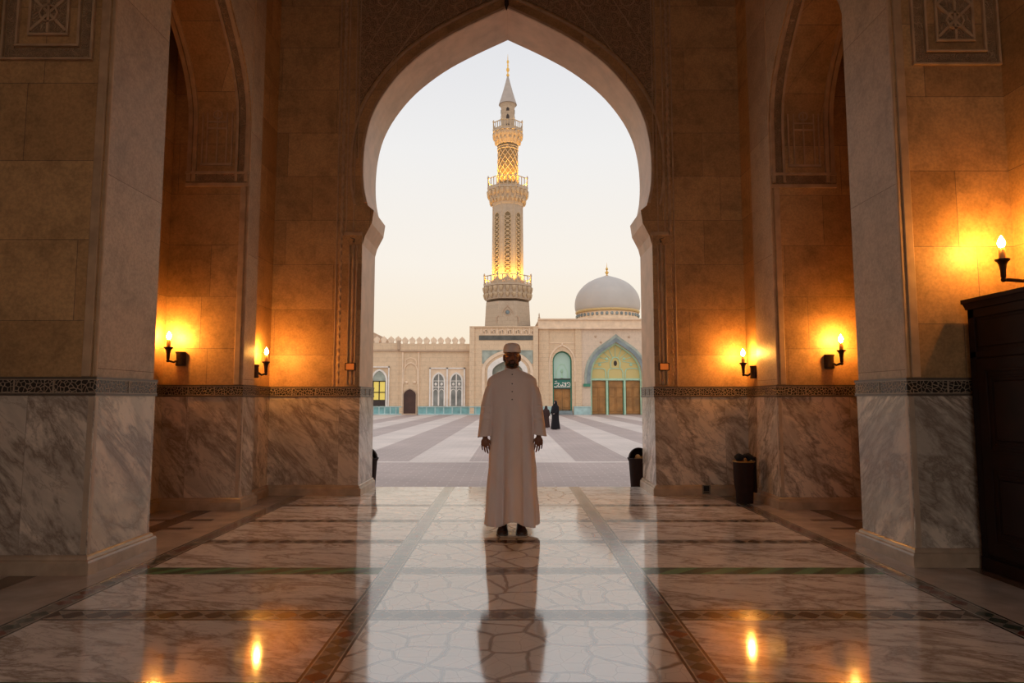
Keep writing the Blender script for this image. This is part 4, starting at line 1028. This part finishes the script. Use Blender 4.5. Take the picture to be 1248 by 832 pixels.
#PEOPLE
# ================================================================ PEOPLE
plain('skin_dark', (.22, .085, .045), .5, scale=14, var=.12); plain('hair_dark', (.02, .015, .012), .8, scale=60, var=.5)
plain('eye_white', (.6, .55, .5), .3); plain('iris_dark', (.03, .015, .01), .2); plain('lip', (.17, .06, .045), .5)
plain('shoe_leather', (.045, .018, .012), .35, scale=20, var=.3); plain('button_dark', (.08, .06, .05), .4)
def cloth(name, col):
    t = NT(name); v = t.obj(); n = t.noise(t.map(v, (1, 1, .35)), 9, 4, .6, .6); f = t.noise(v, 400, 1)
    c = t.mix(t.ramp(n, [(.3, 0), (.7, 1)]), tuple(x*.93 for x in col), col)
    t.bump(t.math('ADD', n, t.math('MULTIPLY', f, .03)), .22, .012); M[name] = t.fin(c, .8, .2)
cloth('thobe_cotton', (.86, .73, .69)); cloth('cap_cotton', (.88, .78, .74)); cloth('abaya_black', (.012, .010, .013)); cloth('cloak_brown', (.05, .025, .022))

man = empty('person', (0, 6.43, 0), 'man in a long white robe and white cap standing arms down in the great archway', 'person')
b = MB()
def S(c, r, rot=None): b.sphere(c, r, 18, 12, rot)
def C(*a): b.cap_(*a)
RX = lambda a: Matrix.Rotation(a, 3, 'X')
# head: faces -y
hx = 0.0
S((hx, .012, 1.705), (.077, .096, .100)); S((hx, -.018, 1.665), (.064, .072, .082)); S((hx, -.034, 1.610), (.046, .048, .040)); S((hx, -.070, 1.598), (.024, .020, .019))
for s in (-1, 1):
    S((hx+s*.036, -.060, 1.655), (.026, .024, .024)); S((hx+s*.047, -.010, 1.612), (.022, .045, .030))     # cheek, jaw
    S((hx+s*.030, -.083, 1.708), (.027, .014, .009), RX(.2)); S((hx+s*.0115, -.098, 1.655), (.0095, .011, .0085))   # brow, nostril
    S((hx+s*.081, .006, 1.672), (.009, .020, .032), RX(-.15)); S((hx+s*.080, .004, 1.652), (.009, .012, .014))     # ear
b.cap_((hx, -.082, 1.700), (hx, -.106, 1.660), .008, .0125); S((hx, -.104, 1.657), (.013, .011, .010))
S((hx, -.084, 1.629), (.025, .011, .0065)); S((hx, -.082, 1.617), (.021, .011, .007))      # lips
S((hx, -.074, 1.641), (.030, .012, .010))
C((hx, .018, 1.50), (hx, .012, 1.62), .060, .054)
# trunk
S((0, .01, 1.36), (.165, .105, .12)); S((0, .01, 1.20), (.150, .105, .16)); S((0, .01, 1.02), (.155, .11, .13)); S((0, .012, 1.44), (.12, .07, .055))
def limb(pts):
    for (p, r), (q, s_) in zip(pts, pts[1:]): C(p, q, r, s_)
WR = {}
for s in (-1, 1):
    dz = .0 if s < 0 else .012
    limb([((s*.165, .01, 1.42), .046), ((s*.235, .015, 1.15), .042), ((s*.262, .0, .915+dz), .027)])
    limb([((s*.085, .01, .98), .088), ((s*.088, .0, .52), .056), ((s*.092, .02, .30), .052), ((s*.085, .03, .09), .036)])
    # hand: palm turned back, fingers hanging and slightly curled in, thumb towards the thigh
    wx, wy, wz = s*.262, 0.0, .912+dz
    S((wx-s*.002, -.002, wz-.020), (.026, .018, .030)); S((wx-s*.001, -.004, wz-.055), (.039, .015, .040)); S((wx, -.002, wz-.080), (.040, .014, .020))
    for k, (ox, L1, L2, L3, sp, r0) in enumerate(((.0335, .038, .023, .018, .05, .0084), (.0115, .044, .027, .020, .015, .0088), (-.0105, .041, .025, .019, -.03, .0084), (-.0315, .032, .019, .016, -.09, .0074))):
        # ox measured outward from palm axis: index is nearest the thigh
        x = wx-s*ox; y = -.004; z = wz-.088-abs(ox-.01)*-.15
        curl = .20+.05*k; p = Vector((x, y, z)); lean = s*(-.16-.10*0)-s*sp*.0
        pts = [(p+Vector((0, 0, .025)), r0)]
        ang = .10
        for L_, rr in ((L1, r0), (L2, r0*.92), (L3, r0*.8)):
            d = Vector((-s*.19-s*sp*.6, sin(ang)+.05*k, -cos(ang))).normalized()
            p = p+d*L_; pts.append((p.copy(), rr)); ang += curl+.12
        limb(pts)
    tp = [((wx-s*.020, -.006, wz-.030), .012), ((wx-s*.047, -.016, wz-.052), .0115), ((wx-s*.063, -.022, wz-.080), .0098), ((wx-s*.066, -.024, wz-.104), .0082)]
    limb(tp)
    # foot
    limb([((s*.085, .045, .055), .036), ((s*.105, -.10, .035), .030)])
body = remesh(b, 'body', ['skin_dark', 'lip'], .0030, 2, man)
for p in body.data.polygons:
    c = p.center
    if abs(c.x) < .026 and 1.609 < c.z < 1.636 and c.y < -.084 and abs(c.z-1.622) < .0125-abs(c.x)*.28: p.material_index = 1
for s in (-1, 1):
    m = MB(); m.sphere((s*.030, -.070, 1.688), .0125, 14, 10); e = m.build('eye', 'eye_white', man, smooth='all')
    m = MB(); m.sphere((s*.030, -.0800, 1.687), (.0058, .0032, .0058), 12, 8); m.build('iris', 'iris_dark', e, smooth='all')
    m = MB()   # lids
    for zz, tilt in ((.0065, 1), (-.0075, -1)):
        m.tube([(s*.030+.0155*u, -.0815+.010*u*u, 1.688+zz*(1-.75*u*u)) for u in (-1, -.6, -.2, .2, .6, 1)], .0034, 6)
    m.build('eyelids', 'skin_dark', man, smooth='all')
    m = MB(); m.tube([(s*(.012+.036*u), -.0965+.022*u*u, 1.711+.006*sin(pi*u)) for u in (0, .25, .5, .75, 1)], [.002, .0035, .0036, .003, .0015], 6); m.build('eyebrow', 'hair_dark', man, smooth='all')
# short beard and moustache: a shell grown just outside the jaw
m = MB()
m.sphere((0, -.073, 1.5955), (.030, .0235, .0215), 14, 10)
for s in (-1, 1):
    m.cap_((s*.012, -.086, 1.594), (s*.052, -.030, 1.607), .014, .0135); m.cap_((s*.052, -.030, 1.607), (s*.068, -.0, 1.655), .0135, .008)
    m.cap_((s*.003, -.0885, 1.6395), (s*.026, -.0765, 1.633), .0058, .004); m.cap_((s*.026, -.0765, 1.633), (s*.031, -.070, 1.603), .005, .009)
remesh(m, 'beard', 'hair_dark', .003, 1, man)['label'] = 'short dark beard and moustache'
m = MB(); m.lathe((0, .012, 0), [(.078, 1.635), (.083, 1.66), (.084, 1.70), (.075, 1.705)], 24, sy=1.12)
hair_v = [(x, y, z) for x, y, z in m.v]
m.v = [(x, y if y > .01 else .01+(y-.01)*.1, z) for x, y, z in hair_v]; m.build('hair', 'hair_dark', man, smooth='all')
# cap
m = MB(); m.lathe((0, .008, 0), [(.0845, 1.722), (.0865, 1.724), (.0860, 1.750), (.0835, 1.772), (.076, 1.793), (.061, 1.808), (.036, 1.817), (.001, 1.820)], 40, sy=1.14, cap=False)
cap = m.build('cap', 'cap_cotton', man, smooth='all'); cap['label'] = 'close-fitting white prayer cap'
m = MB()
for z_, r_ in ((1.727, .0872), (1.762, .0855)): m.tube([(r_*cos(q*pi/24), .008+r_*1.14*sin(q*pi/24), z_) for q in range(48)], .0017, 5, loop=True)
m.build('hem_stitching', 'cap_cotton', cap, smooth='all')
# robe
g = MB(); n = 120; rs = []
rad = [(1.562, .064, .062), (1.552, .078, .068), (1.537, .118, .076), (1.518, .162, .086), (1.494, .204, .096), (1.464, .234, .106), (1.42, .246, .114), (1.36, .238, .121), (1.28, .222, .127), (1.18, .200, .130), (1.05, .203, .133),
       (.95, .208, .138), (.85, .214, .145), (.72, .222, .154), (.60, .229, .163), (.48, .236, .172), (.36, .243, .18), (.24, .25, .188), (.14, .256, .194), (.06, .26, .197)]
def hem(a): # a: 0 = front
    fr = math.exp(-((a)/.30)**2); sd = math.exp(-((abs(a)-1.0)/.45)**2)
    return .070+.072*fr-.012*sd*.5+.006*sin(a*5)
for i, (z, A_, B_) in enumerate(rad[::-1]):
    ring = []; t_ = max(0, (1.30-z)/1.24)
    for j in range(n):
        a = -pi/2+2*pi*j/n; al = (2*pi*j/n+pi) % (2*pi)-pi     # 0 at the front
        f = t_**1.2*(.062*math.exp(-((al-.08)/.26)**2)-.070*math.exp(-((al-.55)/.14)**2)-.065*math.exp(-((al+.42)/.13)**2)+.016*cos(al*7+.6)+.010*cos(al*12+1.1))
        f += .006*sin(z*16+al*3)*(1 if z < 1.4 else 0)*min(1, max(0, (1.4-z)*3))
        zz = z
        if z < .3: h = hem(al); zz = h+(z-.06)*(.3-h)/.24
        ring.append(((A_+f*.7)*cos(a), (B_+f)*sin(a), zz))
    rs.append(ring)
g.rings(rs)
for s in (-1, 1):
    sl = [((s*.175, .01, 1.448), .045, .055), ((s*.200, .01, 1.41), .058, .074), ((s*.222, .01, 1.33), .062, .080), ((s*.240, .01, 1.22), .061, .078), ((s*.252, .008, 1.10), .060, .076), ((s*.262, .002, .99), .061, .074), ((s*.270, -.003, .905+(.0 if s < 0 else .012)), .066, .074)]
    rr = []
    for i, (c, A_, B_) in enumerate(sl):
        rr.append([(c[0]+(A_+.004*sin(5*q*2*pi/40+i*1.3+s))*cos(q*2*pi/40), c[1]+(B_+.005*sin(4*q*2*pi/40+i*.9))*sin(q*2*pi/40), c[2]-(s*cos(q*2*pi/40))*.030*(1 if i < 3 else .35)) for q in range(40)])
    g.rings(rr)
    # soft creases across the inner elbow
    for zc in (1.20, 1.13, 1.07): g.sphere((s*.252, -.060, zc), (.045, .014, .012), 12, 8)
robe = remesh(g, 'robe', 'thobe_cotton', .0065, 6, man)
import bmesh
bm = bmesh.new(); bm.from_mesh(robe.data)
kill = [f for f in bm.faces if f.normal.z < -.72 and ((f.calc_center_median().z < .17) or (.885 < f.calc_center_median().z < .945 and abs(f.calc_center_median().x) > .212))]
kill += [f for f in bm.faces if f.normal.z > .8 and f.calc_center_median().z > 1.552]
bmesh.ops.delete(bm, geom=kill, context='FACES'); bm.to_mesh(robe.data); bm.free()
sm = robe.modifiers.new('thick', 'SOLIDIFY'); sm.thickness = .003; sm.offset = -1
robe['label'] = 'ankle-length off-white robe'
m = MB()   # stand collar, open at the front
cr = []
for z_, A_, B_ in ((1.530, .086, .076), (1.545, .075, .072), (1.582, .072, .070), (1.582, .068, .066), (1.540, .068, .066)):
    cr.append([(A_*cos(a), .008+B_*sin(a)-.006*max(0, -sin(a)), z_-.022*max(0, -sin(a))**2) for a in [-pi/2+.12+(2*pi-.24)*q/40 for q in range(41)]])
m.rings(cr, closed=False, cap=False); m.build('collar', 'thobe_cotton', robe, smooth='all')
def front(x, z):
    """y of the robe's front surface"""
    hit, loc_, nrm, i = robe.data and robe.ray_cast(Vector((x, -.6, z)), Vector((0, 1, 0)))
    return loc_.y if hit else -.12
bpy.context.view_layer.update()
m = MB(); m.strip([(0.002, front(.002, z)-.001, z) for z in [1.515-.03*q for q in range(12)]], .030, .004, (0, -1, .1)); m.strip([(.0, front(0, 1.185)-.004, 1.187), (.0, front(0, 1.18)-.004, 1.175)], .034, .003, (0, -1, 0)); m.build('placket', 'thobe_cotton', robe)
for z in (1.505, 1.415, 1.34, 1.265):
    m = MB(); y = front(.002, z)-.006; m.sphere((.002, y, z), (.0065, .003, .0065), 10, 6); m.build('button', 'button_dark', robe, smooth='all')
m = MB(); pk = [(.055, 1.30), (.058, 1.215), (.095, 1.195), (.132, 1.215), (.135, 1.30)]
m.strip([(a, front(a, z_)-.001, z_) for a, z_ in pk], .005, .004, (0, -1, 0)); m.strip([(a, front(a, 1.30)-.001, 1.30) for a in (.055, .08, .11, .135)], .016, .005, (0, -1, 0)); m.build('chest_pocket', 'thobe_cotton', robe)
for s in (-1, 1):
    m = MB(); rs = []
    for t_, w_, h_ in ((0, .024, .040), (.02, .038, .070), (.07, .042, .090), (.12, .043, .082), (.17, .049, .064), (.22, .053, .054), (.26, .047, .044), (.290, .026, .030)):
        cy_ = .095-t_; cx_ = s*(.083+.05*max(0, t_-.05)); rs.append([(cx_+w_*cos(a)*(1 if sin(a) > 0 else 1.05), cy_, max(.004, h_*.5+h_*.5*sin(a)+.004)) for a in [q*2*pi/20 for q in range(20)]])
    m.rings(rs); sh = m.build('shoe', 'shoe_leather', man, smooth='all'); 
    m = MB(); rs = [[(s*(.083+.05*max(0, t_-.05))+(w_+.004)*c_, .095-t_, z_) for c_, z_ in ((-1, .0), (1, .0), (1, .012), (-1, .012))] for t_, w_ in ((0, .026), (.05, .040), (.12, .043), (.19, .051), (.25, .049), (.292, .026))]
    m.rings(rs); m.build('sole', 'button_dark', sh)

# two women far off in the courtyard
def woman(loc, H, cl, label, rz, name_cloth):
    r = empty('person', loc, label, 'person', 'cloaked figures in the courtyard', rz=rz); k = H/1.6
    m = MB(); m.sphere((0, 0, 1.50*k), (.075*k, .09*k, .10*k)); m.cap_((0, .0, 1.36*k), (0, 0, 1.45*k), .05*k, .045*k); m.sphere((0, -.088*k, 1.49*k), (.010*k, .014*k, .016*k), 8, 6)
    m.sphere((0, 0, 1.2*k), (.15*k, .1*k, .2*k)); m.sphere((0, 0, .9*k), (.16*k, .12*k, .2*k))
    for s in (-1, 1):
        m.cap_((s*.08*k, 0, .85*k), (s*.08*k, 0, .10*k), .075*k, .035*k); m.cap_((s*.08*k, .02, .05*k), (s*.08*k, -.12*k, .035*k), .035*k, .03*k)
        m.cap_((s*.16*k, 0, 1.3*k), (s*.20*k, -.03*k, 1.02*k), .045*k, .036*k); m.cap_((s*.20*k, -.03*k, 1.02*k), (s*.14*k, -.17*k, .90*k), .034*k, .024*k)
        m.sphere((s*.13*k, -.19*k, .885*k), (.028*k, .035*k, .014*k), 8, 6)
        for q in range(4): m.cap_((s*(.115+.012*q)*k, -.20*k, .885*k), (s*(.10+.012*q)*k, -.265*k, .87*k), .0085*k, .007*k, 8)
        m.cap_((s*.11*k, -.18*k, .89*k), (s*.09*k, -.22*k, .90*k), .010*k, .008*k, 8)
    remesh(m, 'body', 'face_pale', .008, 1, r)
    m = MB(); n = 40; rs = []
    for z, A_, B_ in ((.03, .30, .25), (.2, .28, .23), (.5, .24, .19), (.8, .22, .18), (1.0, .235, .19), (1.15, .235, .18), (1.28, .21, .155), (1.36, .155, .125), (1.42, .115, .12), (1.48, .108, .122), (1.54, .10, .115), (1.59, .075, .09), (1.625, .03, .04)):
        rs.append([((A_+.012*sin(q*2*pi/n*9)*(1.1-z if z < 1.1 else 0))*k*cos(q*2*pi/n), (B_+.012*cos(q*2*pi/n*8)*(1.1-z if z < 1.1 else 0))*k*sin(q*2*pi/n), z*k) for q in range(n)])
    m.rings(rs)
    for s in (-1, 1): m.cap_((s*.19*k, .0, 1.27*k), (s*.235*k, -.03*k, 1.02*k), .075*k, .085*k); m.cap_((s*.235*k, -.03*k, 1.02*k), (s*.17*k, -.14*k, .92*k), .08*k, .07*k)
    c = remesh(m, 'abaya', name_cloth, .014, 2, r)
    bm = bmesh.new(); bm.from_mesh(c.data)      # opening for the face and the hem
    kill = [f for f in bm.faces if (f.normal.z < -.7 and f.calc_center_median().z < .1) or (abs(f.calc_center_median().x) < .058*k and f.calc_center_median().y < -.04 and abs(f.calc_center_median().z-1.495*k) < .07*k)]
    bmesh.ops.delete(bm, geom=kill, context='FACES'); bm.to_mesh(c.data); bm.free()
    for s in (-1, 1):
        m = MB(); m.sphere((s*.08*k, -.06*k, .032*k), (.042*k, .12*k, .032*k), 12, 8); m.build('shoe', 'button_dark', r, smooth='all')
    return r
plain('face_pale', (.50, .36, .30), .5)
woman((2.27, 34.6, GZ), 1.48, None, 'woman in a black head-to-foot cloak crossing the courtyard, the one in full view', .0, 'abaya_black').rotation_euler = (0, 0, -.9)
woman((1.89, 36.6, GZ), 1.20, None, 'small figure in a dark brown cloak half hidden behind the white-robed man', 0, 'cloak_brown').rotation_euler = (0, 0, 2.6)
#ENDPART
# ---------------------------------------------------------------- camera, world
cam = bpy.data.cameras.new('camera'); co = bpy.data.objects.new('camera', cam); COL.objects.link(co)
co.location = (0, 0, CH); co.rotation_euler = (pi/2+TH, 0, 0); cam.sensor_width = 36; cam.lens = 36*F/1248; cam.clip_end = 500; cam.clip_start = .05
SC.camera = co
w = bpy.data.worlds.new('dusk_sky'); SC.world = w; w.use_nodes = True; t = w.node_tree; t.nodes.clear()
o_ = t.nodes.new('ShaderNodeOutputWorld'); bg = t.nodes.new('ShaderNodeBackground'); tc = t.nodes.new('ShaderNodeTexCoord')
sp = t.nodes.new('ShaderNodeSeparateXYZ'); rp = t.nodes.new('ShaderNodeValToRGB')
t.links.new(tc.outputs['Generated'], sp.inputs[0]); t.links.new(sp.outputs[2], rp.inputs[0]); t.links.new(rp.outputs[0], bg.inputs[0]); t.links.new(bg.outputs[0], o_.inputs[0])
stops = [(0.0, (.94, .74, .52)), (.08, (.965, .83, .64)), (.2, (.955, .89, .80)), (.36, (.88, .87, .86)), (.52, (.76, .77, .81)), (1.0, (.92, .94, 1.0))]  # unseen zenith lifted to brighten the courtyard below
while len(rp.color_ramp.elements) < len(stops): rp.color_ramp.elements.new(.5)
for i, (p, c) in enumerate(stops): rp.color_ramp.elements[i].position = p; rp.color_ramp.elements[i].color = c+(1,)
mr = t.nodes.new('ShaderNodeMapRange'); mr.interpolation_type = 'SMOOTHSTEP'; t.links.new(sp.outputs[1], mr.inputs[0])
for i_, v_ in ((1, -.6), (2, .1), (3, 1.25), (4, 1.0)): mr.inputs[i_].default_value = v_  # sky brightened behind the camera as added fill light
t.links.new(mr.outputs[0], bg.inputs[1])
vs_ = SC.view_settings; vs_.view_transform = 'Standard'; vs_.look = 'None'; vs_.exposure = 0; vs_.gamma = 1; vs_.use_curve_mapping = False
SC.cycles.use_denoising = True; SC.cycles.max_bounces = 10; SC.cycles.diffuse_bounces = 6; SC.cycles.glossy_bounces = 4
SC.cycles.sample_clamp_indirect = 6
